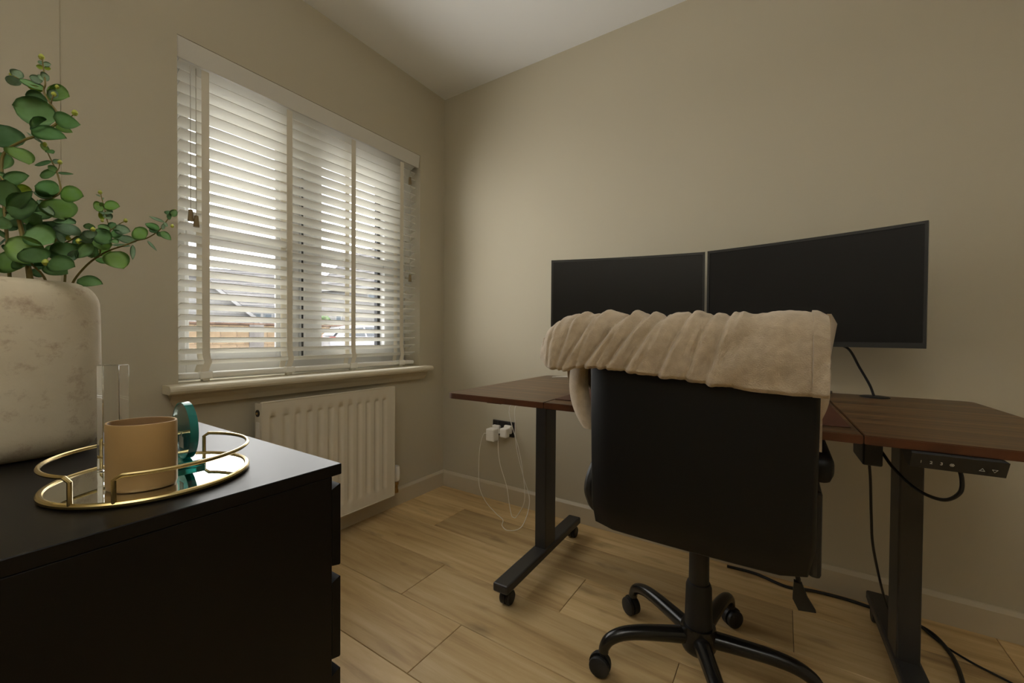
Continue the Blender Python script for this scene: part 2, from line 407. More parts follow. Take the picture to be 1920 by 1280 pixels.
struct('trim_2', mb, M_trim)

# ------------------------------------------------------------------ window
win = bpy.data.objects.new('window_1', None); COL.objects.link(win); win.location = (-.16, -.78, WZ0); win['kind'] = 'structure'
FX0, FX1 = -.205, -.125
Zb, Zt = WZ0 - .02, WZ1
fr = MB()
fr.box(FX0, FX1, WY0, WY0 + .066, Zb, Zt, .006); fr.box(FX0, FX1, WY1 - .072, WY1, Zb, Zt, .006)
fr.box(FX0, FX1, WY0 + .06, WY1 - .066, Zb, .832, .006); fr.box(FX0, FX1, WY0 + .06, WY1 - .066, Zt - .07, Zt, .006)
part(win, 'frame', fr, M_pvc)
part(win, 'mullion', MB().box(FX0, -.142, -.925, -.842, .83, Zt - .06, .006), M_pvc)
# left fixed light: glazing bead
b = MB(); lx0, lx1 = -.170, -.157
b.box(lx0, lx1, WY0 + .064, WY0 + .086, .83, Zt - .066, .004); b.box(lx0, lx1, -.945, -.923, .83, Zt - .066, .004)
b.box(lx0, lx1, WY0 + .08, -.94, .83, .868, .004); b.box(lx0, lx1, WY0 + .08, -.94, Zt - .09, Zt - .066, .004)
part(win, 'glazing_bead', b, M_pvc)
part(win, 'transom', MB().box(-.185, -.132, WY0 + .066, -.925, 1.305, 1.358, .006), M_pvc)
part(win, 'gasket', MB().box(-.172, -.150, WY0 + .087, -.946, 1.297, 1.304), M_gasket)
# right opening sash standing proud of the frame
s_ = MB(); sx0, sx1 = -.185, -.112; sy0, sy1 = -.836, -.290
s_.box(sx0, sx1, sy0, sy0 + .090, .822, Zt - .05, .006); s_.box(sx0, sx1, sy1 - .078, sy1, .822, Zt - .05, .006)
s_.box(sx0, sx1, sy0 + .08, sy1 - .07, .822, .872, .006); s_.box(sx0, sx1, sy0 + .08, sy1 - .07, Zt - .125, Zt - .05, .006)
sash = part(win, 'sash', s_, M_pvc)
part(sash, 'transom', MB().box(-.175, -.120, sy0 + .09, sy1 - .078, 1.305, 1.358, .006), M_pvc)
g = MB(); g.box(-.175, -.150, sy1 - .098, sy1 - .079, .874, 1.3); g.box(-.175, -.150, sy1 - .098, sy1 - .079, 1.36, Zt - .126); g.box(-.175, -.150, sy0 + .09, sy1 - .08, 1.297, 1.304)
part(sash, 'gasket', g, M_gasket)
g = MB(); g.box(-.128, -.120, -.8415, -.8365, .83, Zt - .07); g.box(-.128, -.120, -.2895, -.2845, .83, Zt - .07)
part(win, 'shadow_gap', g, M_gasket)
h = MB().box(-.112, -.090, -.800, -.775, 1.285, 1.305, .004).box(-.098, -.088, -.795, -.68, 1.285, 1.300, .004)
part(sash, 'handle', h, M_pvc)
for (a, b_) in ((WY0 + .07, -.93), (sy0 + .07, sy1 - .07)):
    for z0, z1 in ((.84, 1.33), (1.33, Zt - .07)):
        q = MB().box(-.166, -.162, a, b_, z0, z1)
        part(win, 'pane', q, M_pane)

# ------------------------------------------------------------------ venetian blind
BX = -.047                       # slat centre line
blind = thing('venetian_blind', 'cream slatted venetian blind with stone-coloured tapes covering the window', 'blind', (BX, (WY0 + WY1) / 2, .79))
by0, by1 = WY0 + .003, WY1 - .028
NS = 27; z_first, pitch = 1.9195, .0415
tilt = math.radians(21); sw = .05
def slat_mb():
    n = 6; vs = []; pr = []
    for i in range(n + 1):
        t = (i / n - .5); crown = .0022 * (1 - 4 * t * t)
        pr.append((t * sw, crown + .0016))
    for i in range(n, -1, -1):
        t = (i / n - .5); crown = .0022 * (1 - 4 * t * t)
        pr.append((t * sw, crown - .0016))
    N = len(pr); L = (by1 - by0) / 2
    for yy in (-L, L):
        for a, b in pr: vs.append((a, yy, b))
    fs = [(i, (i + 1) % N, N + (i + 1) % N, N + i) for i in range(N)] + [tuple(range(N))[::-1], tuple(range(N, 2 * N))]
    return MB().add(vs, fs)
slat_me = slat_mb().mesh('slat', sharp=50); slat_me.materials.append(M_slat)
for i in range(NS):
    o = link('slat', slat_me, None, blind, Vector((0, 0, z_first - pitch * i - .79 - sw / 2 * math.sin(tilt))))
    o.rotation_euler = (random.uniform(-.001, .001), -tilt + random.uniform(-.012, .012), 0)   # room edge higher
zb = z_first - pitch * NS - .004
part(blind, 'bottom_rail', MB().box(BX - .028, BX + .030, by0, by1, .772, .792, .005), M_slat)
part(blind, 'headrail', MB().box(-.085, -.022, by0, by1, 1.930, 1.975, .003), M_slat)
# valance board: leans in a little at the foot
mb = MB(); v0, v1 = WY0 + .001, WY1 - .003
pr = [(-.002, 1.981), (-.002, 1.974), (-.010, 1.922), (-.012, 1.912), (-.022, 1.912), (-.022, 1.981)]
n = len(pr); vs = [(a, yy, b) for yy in (v0, v1) for a, b in pr]
mb.add(vs, [(i, (i + 1) % n, n + (i + 1) % n, n + i) for i in range(n)] + [tuple(range(n)), tuple(range(n, 2 * n))])
part(blind, 'valance', mb, M_val)
TY = [-1.2660, -.9535, -.6345, -.3225]
for k, ty in enumerate(TY):
    for side, xx in ((1, BX + .0255), (-1, BX - .0255)):
        def tp(u, v):
            z = 1.908 - u * (1.908 - .776); a = (1 if u < .93 else 1); sag = 0.004 * math.sin((u - .93) / .07 * math.pi) if u > .93 else 0
            return (xx + .001 * math.sin(u * 180) * 0 + sag * side, ty + (v - .5) * .0245 + (.006 * math.sin((u - .93) / .07 * math.pi * 2) if u > .93 else 0), z)
        part(blind, 'ladder_tape', MB().grid(tp, 60, 2, True, .0008), M_tape)
    c = MB().box(BX + .008, BX + .036, ty - .022, ty + .020, .770, .797, .004).box(BX + .004, BX + .026, ty - .012, ty + .012, .760, .772, .003)
    cl = part(blind, 'tape_clip', c, M_slat)
def tassel(yc, zc, xx=BX + .030):
    t = MB().lathe([(.002, .042), (.0065, .040), (.0085, .015), (.0095, 0), (.002, -.001)], (xx, yc, zc), 12)
    part(blind, 'tassel', t, M_tassel)
for yc, zt in ((-1.314, 1.345), (-1.297, 1.327)):
    part(blind, 'pull_cord', MB().tube([(BX + .030, yc, 1.90), (BX + .030, yc, zt + .04)], .0011, 6), M_cord); tassel(yc, zt)
for yc, zt in ((-.268, 1.800), (-.2655, 1.245)):
    part(blind, 'tilt_cord', MB().tube([(BX + .030, yc, 1.90), (BX + .030, yc, zt + .04)], .0011, 6), M_cord); tassel(yc, zt)

# ================================================================== FILL UPLIGHTER (added out of view behind the camera to brighten the room)
LPX, LPY = 1.75, -2.65
lamp = thing('added_fill_lamp', 'added unseen uplighter behind the viewpoint, brightening the room', 'lamp', (LPX, LPY, 0))
part(lamp, 'base', MB().lathe([(.0, .001), (.14, .001), (.14, .018), (.02, .03), (.0, .03)], (LPX, LPY, 0), 32), M_blackmetal)
part(lamp, 'pole', MB().lathe([(.011, .02), (.011, 1.66)], (LPX, LPY, 0), 16), M_blackmetal)
part(lamp, 'shade', MB().lathe([(.011, 1.655), (.09, 1.68), (.16, 1.74), (.185, 1.80), (.181, 1.80), (.155, 1.745), (.085, 1.69), (.0, 1.672)], (LPX, LPY, 0), 32), M_blackmetal)
al = bpy.data.lights.new('fill_uplight', 'AREA'); al.shape = 'DISK'; al.size = .30; al.energy = FILL_UPLIGHT; al.color = (1.0, .985, .95)
alo = bpy.data.objects.new('fill_uplight', al); COL.objects.link(alo); alo.parent = lamp; alo.location = (0, 0, 1.775); alo.rotation_euler = (math.pi, 0, 0)

# ================================================================== RADIATOR
ry0, ry1, rz0, rz1 = -1.130, -.474, .108, .669
rad = thing('radiator', 'cream ribbed panel radiator on the wall below the window', 'radiator', (.07, (ry0 + ry1) / 2, rz0))
ribs = [-1.085 + i * .0495 for i in range(12)]
def radz(y, z):
    """depth of the pressed front panel: shallow flutes between two flat margins"""
    d = 0
    for c in ribs:
        t = abs(y - c) / .0150
        if t < 1:
            e = min(1, max(0, (z - rz0 - .046) / .018)) * min(1, max(0, (rz1 - .052 - z) / .007))
            d -= .0080 * e * (1 - t * t) ** 1.3
    return d
NY, NZ = 180, 46
zs = [rz0 + (rz1 - rz0) * k / NZ for k in range(NZ + 1)]
zs = sorted(set([rz0, rz0 + .046, rz0 + .052, rz0 + .058, rz0 + .064, rz0 + .070, rz0 + .1, rz0 + .2, rz0 + .3, rz0 + .4, rz1 - .08, rz1 - .068, rz1 - .064, rz1 - .060, rz1 - .056, rz1 - .052, rz1 - .02, rz1]))
vs = []; W = len(zs)
for i in range(NY + 1):
    yy = ry0 + .004 + (ry1 - ry0 - .008) * i / NY
    for z in zs: vs.append((.102 + radz(yy, z), yy, z))
fs = [(i * W + j, (i + 1) * W + j, (i + 1) * W + j + 1, i * W + j + 1) for i in range(NY) for j in range(W - 1)]
part(rad, 'front_panel', MB().add(vs, fs, True), M_rad, smooth_angle=60)
e = MB()
e.box(.090, .1035, ry0 + .004, ry1 - .004, rz0 - .005, rz0 + .001, .002); e.box(.090, .1035, ry0 + .004, ry1 - .004, rz1 - .001, rz1 + .005, .002)
e.box(.090, .1035, ry1 - .005, ry1, rz0 - .004, rz1 + .004, .002); e.box(.090, .1035, ry0, ry0 + .005, rz0 - .004, rz1 + .004, .002)
e.box(.086, .094, ry0 + .003, ry1 - .003, rz0, rz1)
part(rad, 'edge_seam', e, M_rad)
part(rad, 'side_panel', MB().box(.048, .096, ry0 + .001, ry0 + .006, rz0 + .005, rz1 - .002, .002), M_rad)
part(rad, 'side_panel', MB().box(.048, .090, ry1 - .007, ry1 - .002, rz0 + .005, rz1 - .002, .002), M_rad)
part(rad, 'top_grille', MB().box(.050, .092, ry0 + .008, ry1 - .008, rz1 - .012, rz1 - .006), M_rad)
plug = part(rad, 'air_vent_plug', MB().lathe([(.0, -.0035), (.0135, -.0035), (.0135, .001)], (.074, ry0 + .001, rz1 - .040), 20, 'y'), M_radd)
part(plug, 'vent_pin', MB().lathe([(.0, -.007), (.004, -.007), (.005, -.003)], (.074, ry0 + .001, rz1 - .040), 12, 'y'), M_brass)
part(rad, 'maker_sticker', MB().box(.060, .086, ry0 - .0002, ry0 + .0012, rz1 - .135, rz1 - .075), M_whiteplastic)
vc = (.068, -.437)
part(rad, 'thermostat_head', MB().lathe([(.004, .086), (.016, .085), (.019, .078), (.021, .04), (.020, .012), (.014, .004), (.004, .002)], (vc[0], vc[1], .158), 20), M_whiteplastic)
part(rad, 'valve_body', MB().lathe([(.013, .060), (.014, .045), (.010, .040), (.010, .02), (.013, .015), (.013, .002), (.008, 0)], (vc[0], vc[1], .100), 14).tube([(vc[0], vc[1], .135), (vc[0], ry1 - .010, .135)], .009, 12), M_brass)
part(rad, 'pipe', MB().tube(smooth_path([(vc[0], vc[1], .110), (vc[0] - .002, vc[1], .104), (vc[0] - .014, vc[1], .101), (.017, vc[1], .101)], 4), .0075, 12), M_brass)
for yy in (-1.0, -.63): part(rad, 'wall_bracket', MB().box(.0005, .050, yy, yy + .03, .2, .6), M_rad)

# ================================================================== SOCKET AND CHARGERS
so = thing('double_socket', 'black double wall socket low on the wall behind the desk', 'socket', (.463, -.001, .414))
part(so, 'plate', MB().box(.390, .536, -.009, -.0005, .371, .457, .003), M_blackplate)
for cx in (.430, .503): part(so, 'switch', MB().box(cx - .006, cx + .006, -.0125, -.0088, .436, .450, .0015), M_blackplate)
def cable(root, name, pts, r=.0020, mt=None, n=8):
    return part(root, name, MB().tube(smooth_path(pts, 6), r, n), mt or M_whiteplastic)
ch = thing('phone_charger', 'larger white plug charger in the left socket outlet with looping cable', 'charger', (.425, -.03, .40), 'chargers in the wall socket')
part(ch, 'plug', MB().box(.400, .452, -.034, -.0092, .385, .432, .008), M_whiteplastic)
part(ch, 'adapter_body', MB().box(.392, .448, -.080, -.030, .348, .418, .007), M_whiteplastic)
cable(ch, 'cable', [(.402, -.083, .392), (.385, -.090, .385), (.352, -.080, .30), (.342, -.075, .18), (.352, -.080, .08), (.42, -.11, .022), (.53, -.165, .0025), (.60, -.205, .0025), (.635, -.262, .0025), (.69, -.285, .0025),
                    (.728, -.225, .012), (.712, -.13, .10), (.665, -.12, .22), (.638, -.14, .36), (.634, -.15, .50), (.645, -.16, .58), (.74, -.20, .645), (.87, -.26, .705), (.93, -.28, .729)])
ch = thing('phone_charger', 'smaller white plug charger in the right socket outlet with thin cable', 'charger', (.50, -.03, .41), 'chargers in the wall socket')
part(ch, 'plug', MB().box(.478, .530, -.032, -.0092, .392, .440, .010), M_whiteplastic)
part(ch, 'adapter_body', MB().box(.476, .522, -.066, -.028, .376, .428, .008), M_whiteplastic)
cable(ch, 'cable', [(.484, -.068, .402), (.474, -.072, .395), (.468, -.062, .30), (.480, -.058, .22), (.530, -.070, .12), (.560, -.090, .045), (.600, -.128, .0035), (.625, -.150, .0025), (.648, -.150, .012), (.676, -.120, .09),
                    (.660, -.110, .22), (.636, -.12, .36), (.598, -.13, .48), (.592, -.14, .56), (.66, -.17, .62), (.82, -.24, .690), (.90, -.27, .729)])

# ================================================================== STANDING DESK
DZ = .750
DR = Matrix.Translation((1.555, -.52, 0)) @ Matrix.Rotation(math.radians(1.6), 4, 'Z')
desk = thing('standing_desk', 'rustic brown sit-stand desk with charcoal metal legs on castors', 'desk', (1.555, -.52, 0))
def dpart(root, name, mb, mt, **k): return part(root, name, mb.xf(DR), mt, **k)
# three boards butted together; outer corners rounded
dx0, dx1, dy0, dy1 = -.712, .712, -.372, .372
def board(a, b, lround, rround):
    R = .028; poly = []
    def arc(cx, cy, t0): return [(cx + R * math.cos(t0 + k * math.pi / 12), cy + R * math.sin(t0 + k * math.pi / 12)) for k in range(7)]
    poly += arc(a + R, dy0 + R, math.pi) if lround else [(a, dy0)]
    poly += arc(b - R, dy0 + R, 1.5 * math.pi) if rround else [(b, dy0)]
    poly += arc(b - R, dy1 - R, 0) if rround else [(b, dy1)]
    poly += arc(a + R, dy1 - R, .5 * math.pi) if lround else [(a, dy1)]
    return MB().prism(poly, DZ - .018, DZ, .0015)
for a, b, l, r_ in ((dx0, -.352, 1, 0), (-.350, .346, 0, 0), (.348, dx1, 0, 1)):
    top = dpart(desk, 'tabletop_board', board(a, b, l, r_), M_desk)
    top.data.materials.append(M_deskedge)
    for pl_ in top.data.polygons:
        if abs(pl_.normal.z) < .5: pl_.material_index = 1
g_ = MB().lathe([(.0, .0035), (.034, .0035), (.038, .001), (.038, -.001)], (.480, .322, DZ + .0), 24)
dpart(desk, 'cable_grommet', g_, M_blackpl)
# lifting legs
LX = (-.578, .510); LY = (.09, .092)
for i, lx in enumerate(LX):
    yc = .092
    dpart(desk, 'leg_column', MB().box(lx - .024, lx + .024, yc - .046, yc + .046, .085, .70, .004), M_blackmetal)
    dpart(desk, 'leg_column', MB().box(lx - .019, lx + .019, yc - .040, yc + .040, .68, .725, .003), M_blackmetal)
    dpart(desk, 'support_arm', MB().box(lx - .030, lx + .030, -.29, .30, .714, .7315, .003), M_blackmetal)
    foot = dpart(desk, 'foot', MB().box(lx - .030, lx + .030, -.245, .400, .060, .090, .006), M_blackmetal)
    for fy in (-.205, .365):
        cs = MB().box(lx - .014, lx + .014, fy - .016, fy + .016, .050, .0615, .002)
        hub = dpart(desk, 'castor', cs, M_blackpl)
        wh = MB()
        for s in (-1, 1): wh.lathe([(.004, -.008), (.022, -.008), (.026, -.004), (.026, .004), (.022, .008), (.004, .008)], (lx + s * .0115, fy + .008, .0262), 20, 'x')
        hood = MB()
        hood.lathe([(.006, -.003), (.0275, -.003), (.0275, .003), (.006, .003)], (lx, fy + .008, .0285), 20, 'x')
        part(hub, 'wheel', wh.xf(DR), M_blackpl); part(hub, 'hood', hood.xf(DR), M_blackpl)
dpart(desk, 'crossbar', MB().box(LX[0] + .02, LX[1] - .02, .045, .085, .700, .7305, .003).box(LX[0] + .02, LX[1] - .02, .12, .16, .700, .7305, .003), M_blackmetal)
# hand control under the front edge, sloping face
cpan = MB(); cx0, cx1 = .414, .536
pr = [(-.376, .7315), (-.380, .7285), (-.366, .700), (-.330, .706), (-.300, .7315)]
n = len(pr); vs = [(xx, a, b) for xx in (cx0, cx1) for a, b in pr]
vs[0] = (cx0, vs[0][1], vs[0][2]); vs[n] = (cx1 - .008, vs[n][1], vs[n][2])
cpan.add(vs, [(i, (i + 1) % n, n + (i + 1) % n, n + i) for i in range(n)] + [tuple(range(n))[::-1], tuple(range(n, 2 * n))])
cp = dpart(desk, 'hand_control', cpan, M_blackpl)
M_mark = mat('pale_print', (0.55, 0.53, 0.48, 1), .6)
def panel_M(x, t):
    """frame on the sloping face: x along the desk, t 0..1 from the upper to the lower edge"""
    a = Vector((x, -.380, .7285)); b = Vector((x, -.366, .700)); p = a.lerp(b, t); up = (a - b).normalized(); xa = Vector((1, 0, 0)); nz = xa.cross(up)
    Mx = Matrix.Identity(4)
    for i in range(3): Mx[i][0] = xa[i]; Mx[i][1] = up[i]; Mx[i][2] = nz[i]; Mx[i][3] = p[i] + nz[i] * .0002
    return Mx
for k, ch_ in enumerate('123'):
    part(cp, 'preset_number', text_mb(ch_, .0085, DR @ panel_M(cx0 + .014 + k * .0135, .55)), M_mark)
ring = MB()
ring.tube([(.0028 * math.cos(t * math.pi / 3), .0028 * math.sin(t * math.pi / 3), 0) for t in range(6)], .0006, 5, closed=True)
ring.box(-.0011, .0011, -.0011, .0011, -.0003, .0005)
part(cp, 'memory_symbol', ring.xf(DR @ panel_M(cx0 + .0545, .55)), M_mark)
for xx, s in ((cx1 - .030, 1), (cx1 - .015, -1)):
    tri = MB().tube([(-.0033, -.0026 * s, 0), (.0033, -.0026 * s, 0), (0, .0030 * s, 0)], .0006, 5, closed=True)
    part(cp, 'arrow_symbol', tri.xf(DR @ panel_M(xx, .62)), M_mark)
# power supply under the top and its leads
psu = dpart(desk, 'power_supply', MB().box(.386, .424, -.110, .02, .630, .712, .004).box(.394, .416, -.09, .0, .710, .7325), M_blackpl)
part(psu, 'control_cable', MB().tube(smooth_path([DR @ Vector(q) for q in [(.422, -.090, .668), (.436, -.15, .640), (.456, -.23, .622), (.476, -.30, .628), (.488, -.338, .655), (.488, -.348, .685), (.482, -.345, .712)]], 8), .0034, 8), M_blackpl)
part(psu, 'mains_lead', MB().tube(smooth_path([DR @ Vector(q) for q in [(.404, -.075, .634), (.410, -.060, .58), (.418, -.03, .48), (.432, .02, .38), (.480, .16, .20), (.53, .30, .06), (.55, .36, .010)]], 8), .0030, 8), M_blackpl)
# desk mat
single('desk_mat', MB().box(-.348, .336, -.305, .115, DZ + .0002, DZ + .0028, .001).xf(DR), M_mat, 'thin dark brown leather mat on the middle of the desk', 'desk mat')
# thin white cable lying at the back left of the desk
wc = MB().tube(smooth_path([(.905, -.262, DZ + .002), (.935, -.235, DZ + .0025), (.99, -.218, DZ + .003), (1.06, -.225, DZ + .002), (1.10, -.212, DZ + .002), (1.125, -.214, DZ + .002)], 6), .0018, 8)
wc.tube(smooth_path([(.905, -.262, DZ + .002), (.95, -.21, DZ + .004), (1.03, -.190, DZ + .007), (1.08, -.185, DZ + .004), (1.12, -.19, DZ + .002)], 6), .0016, 8)
single('charging_cable', wc, M_whiteplastic, 'thin white cable lying across the back left of the desk', 'cable')

# ================================================================== MONITORS
def monitor(P0, P1, label, drop_cable):
    """curved screen between two ends (left, right) seen from the room"""
    P0 = Vector(P0); P1 = Vector(P1); zt, zb_ = 1.270, .910
    W_ = (P1 - P0).length; ax = (P1 - P0).normalized(); nr = Vector((ax.y, -ax.x, 0))     # towards the viewer
    root = thing('computer_monitor', label, 'monitor', (P0 + P1) / 2 + Vector((0, 0, zb_)), 'pair of curved monitors')
    sag = .016
    def pt(u, z, d): return P0 + ax * (W_ * u) - nr * (sag * (1 - (2 * u - 1) ** 2)) + nr * d + Vector((0, 0, z))
    N = 24
    def slab(u0, u1, z0, z1, d0, d1):
        vs = []; fs = []
        for i in range(N + 1):
            u = u0 + (u1 - u0) * i / N
            vs += [pt(u, z0, d0), pt(u, z1, d0), pt(u, z1, d1), pt(u, z0, d1)]
        for i in range(N):
            for k in range(4): fs.append((i * 4 + k, i * 4 + (k + 1) % 4, i * 4 + 4 + (k + 1) % 4, i * 4 + 4 + k))
        fs += [(0, 1, 2, 3), (N * 4 + 3, N * 4 + 2, N * 4 + 1, N * 4)]
        return MB().add(vs, fs, False)
    part(root, 'casing', slab(0, 1, zb_, zt, -.028, -.002), M_bezel, smooth_angle=20)
    bz = slab(0, 1, zt - .009, zt, -.002, .0015)
    for q in (slab(0, 1, zb_, zb_ + .016, -.002, .0015), slab(0, .012, zb_ + .016, zt - .009, -.002, .0015), slab(.988, 1, zb_ + .016, zt - .009, -.002, .0015)): bz.add(q.v, q.f)
    part(root, 'bezel', bz, M_bezel, smooth_angle=20)
    part(root, 'screen', slab(.012, .988, zb_ + .016, zt - .009, -.002, -.0002), M_screen, smooth_angle=20)
    part(root, 'rear_housing', slab(.3, .7, zb_ + .08, zt - .08, -.055, -.027), M_bezel, smooth_angle=20)
    mc = pt(.5, 0, -.055); ang_ = math.atan2(ax.y, ax.x)
    Ms = Matrix.Translation((mc.x, mc.y, 0)) @ Matrix.Rotation(ang_, 4, 'Z')
    part(root, 'stand_neck', MB().box(-.022, .022, -.012, .012, DZ + .008, 1.12, .004).xf(Ms), M_bezel)
    part(root, 'stand_base', MB().box(-.075, .075, -.070, .040, DZ + .0005, DZ + .009, .003).xf(Ms), M_bezel)
    if drop_cable:
        part(root, 'power_cable', MB().tube(smooth_path([pt(.63, zb_ + .01, -.03), (1.952, -.235, .905), (1.985, -.20, .845), (2.012, -.19, .79), (2.0235, -.188, .7545)], 8), .0036, 8), M_blackpl)
    return root
monitor((.925, -.316, 0), (1.520, -.166, 0), 'left curved black monitor, switched off, beyond the blanket-draped chair', False)
monitor((1.530, -.174, 0), (2.115, -.316, 0), 'right curved black monitor, switched off, nearer the right wall end', True)
# ================================================================== OFFICE CHAIR
CX, CY = 1.594, -.700
BC = 1.612                                                   # middle of the backrest
chair = thing('office_chair', 'black leather office chair pushed to the desk, cream blanket on its back', 'chair', (CX, CY, 0))
def pad(x0, x1, y0, y1, z0, z1, r, bulge=0.0, lean=0.0, sub=2, taper=0.0, bot=0.0):
    """upholstered cushion: rounded box, softly swollen"""
    bm = bmesh.new(); bmesh.ops.create_cube(bm, size=1)
    bmesh.ops.subdivide_edges(bm, edges=bm.edges[:], cuts=7, use_grid_fill=True)
    c = Vector(((x0 + x1) / 2, (y0 + y1) / 2, (z0 + z1) / 2)); h = Vector(((x1 - x0) / 2, (y1 - y0) / 2, (z1 - z0) / 2))
    for v in bm.verts:
        p = Vector((v.co.x * 2 * h.x, v.co.y * 2 * h.y, v.co.z * 2 * h.z))
        q = Vector((max(-h.x + r, min(h.x - r, p.x)), max(-h.y + min(r, h.y * .95), min(h.y - min(r, h.y * .95), p.y)), max(-h.z + r, min(h.z - r, p.z))))
        d = p - q
        if d.length > 1e-6:
            dn = Vector((d.x / r, d.y / min(r, h.y * .95), d.z / r)); L = dn.length
            if L > 1: dn /= L
            p = q + Vector((dn.x * r, dn.y * min(r, h.y * .95), dn.z * r))
        u, t = p.x / h.x, p.z / h.z
        sgn = 1 if p.y > 0 else -1
        p.y += bulge * (1 - u * u) * (1 - t * t) * sgn + lean * t
        p.x *= 1 - taper * t
        if t < 0: p.z -= bot * (1 - u * u) * (-t)
        v.co = c + p
    bm.verts.index_update(); mb = MB().add([v.co for v in bm.verts], [[v.index for v in f.verts] for f in bm.faces], True); bm.free(); return mb
part(chair, 'backrest', pad(BC - .226, BC + .226, -.998, -.922, .475, .968, .036, .006, -.004, taper=-.012, bot=.004), M_leather, smooth_angle=80)
part(chair, 'seat', pad(BC - .205, BC + .222, -.968, -.470, .468, .552, .040, .0, 0, bot=.010), M_leather, smooth_angle=80)
part(chair, 'seat_mechanism', MB().box(CX - .085, CX + .085, CY - .11, CY + .11, .405, .452, .008), M_blackpl)
lv = part(chair, 'tilt_lever', MB().tube(smooth_path([(CX + .06, CY - .02, .372), (1.775, -.71, .375), (1.812, -.715, .366), (1.818, -.72, .34)], 5), .0055, 8), M_blackpl)
part(lv, 'lever_paddle', MB().add([(1.808, -.728, .352), (1.824, -.728, .350), (1.836, -.728, .318), (1.852, -.728, .292), (1.818, -.728, .286), (1.806, -.728, .310),
                                   (1.808, -.714, .352), (1.824, -.714, .350), (1.836, -.714, .318), (1.852, -.714, .292), (1.818, -.714, .286), (1.806, -.714, .310)],
                                  [(0, 1, 2, 3, 4, 5), (11, 10, 9, 8, 7, 6)] + [(i, (i + 1) % 6, 6 + (i + 1) % 6, 6 + i) for i in range(6)]), M_blackpl)
for s in (-1, 1):
    xi, xo = (1.822, 1.870) if s > 0 else (1.356, 1.404)
    arm = part(chair, 'armrest', pad(xi, xo, -.895, -.60, .640, .700, .022), M_leather, smooth_angle=80)
    xm = (xi + xo) / 2 + s * .004
    ends = [(1.842, -.66, .645), (1.834, -.70, .59), (1.830, -.76, .53), (1.826, -.80, .485), (1.79, -.80, .462), (BC + s * .10, -.79, .456)]
    if s < 0: ends = [(xm, -.80, .645), (1.362, -.85, .60), (1.352, -.88, .55), (1.354, -.88, .51), (1.375, -.85, .470), (BC - .12, -.80, .458)]
    part(arm, 'arm_support', MB().tube(smooth_path(ends, 6), .020, 10, flat=(1.0, .8)), M_blackpl)
part(chair, 'side_bracket', MB().box(1.832, 1.856, -.80, -.68, .405, .60, .008), M_blackpl)
part(chair, 'gas_lift', MB().lathe([(.0, .41), (.025, .41), (.026, .268), (.029, .266), (.033, .255), (.036, .13), (.036, .10)], (CX, CY, 0), 24), M_blackpl)
part(chair, 'hub', MB().lathe([(.0, .150), (.043, .150), (.046, .140), (.046, .095), (.040, .082), (.030, .074), (.0, .072)], (CX, CY, 0), 24), M_blackgloss)
for k, (ang, R) in enumerate(((212, .262), (146, .276), (79, .284), (5, .278), (292, .278))):
    a = math.radians(ang); d = Vector((math.cos(a), math.sin(a), 0)); c0 = Vector((CX, CY, 0)); g = R / .270
    pts = [c0 + d * .030 + Vector((0, 0, .118)), c0 + d * (.095 * g) + Vector((0, 0, .121)), c0 + d * (.165 * g) + Vector((0, 0, .122)), c0 + d * (.216 * g) + Vector((0, 0, .116)), c0 + d * (.250 * g) + Vector((0, 0, .100)), c0 + d * (.264 * g) + Vector((0, 0, .080)), c0 + d * (.267 * g) + Vector((0, 0, .066))]
    sp = smooth_path(pts, 4); nn = len(sp)
    leg = part(chair, 'base_leg', MB().tube(sp, [.022 - .008 * min(1, i / nn * 1.2) for i in range(nn)], 12), M_blackgloss)
    cw = c0 + d * R
    ca = a + random.uniform(-.6, .6); wd = Vector((math.cos(ca), math.sin(ca), 0))
    Mx = Matrix.Translation((cw.x, cw.y, 0)) @ Matrix.Rotation(ca + math.pi / 2, 4, 'Z')
    cst = MB()
    for s in (-1, 1): cst.lathe([(.0, -.009), (.021, -.009), (.027, -.005), (.0285, 0), (.027, .005), (.021, .009), (.0, .009)], (s * .0125, -.006, .0287), 20, 'x')
    wheel = part(leg, 'castor', cst.xf(Mx), M_blackpl)
    hd = MB().lathe([(.0, -.004), (.030, -.004), (.030, .004), (.0, .004)], (0, -.006, .031), 20, 'x').tube([(0, 0, .04), (0, 0, .072)], .008, 10).xf(Mx)
    part(leg, 'castor_hood', hd, M_blackpl)

# ================================================================== BLANKET
# cross-section over the top of the backrest: back hem -> over the top -> front hem
def lerp_tab(tab, x):
    if x <= tab[0][0]: return tab[0][1]
    for (a, b), (c, d) in zip(tab[:-1], tab[1:]):
        if x <= c: t = (x - a) / (c - a); return b + (d - b) * (t * t * (3 - 2 * t))
    return tab[-1][1]
XL, XR = 1.262, 1.846
back_hem = [(0, .878), (.05, .858), (.12, .856), (.25, .866), (.38, .860), (.55, .852), (.70, .841), (.82, .834), (.93, .832), (1, .833)]
top_tab = [(0, .930), (.035, .962), (.08, .980), (.18, .992), (.5, .990), (.9, .986), (.97, .984), (1, .976)]
front_hem = [(0, .80), (.14, .775), (.35, .80), (.7, .78), (.9, .73), (1, .712)]
FOLDS = [(.060, .25, .55), (.118, .55, .8), (.165, 1.0, 1.0), (.205, .75, .55), (.262, 1.25, 1.15), (.305, .9, .6), (.352, 1.15, .95), (.425, 1.0, .9), (.462, .8, .45), (.540, .72, .95), (.628, .55, .75), (.690, .45, .85), (.722, .40, .35)]
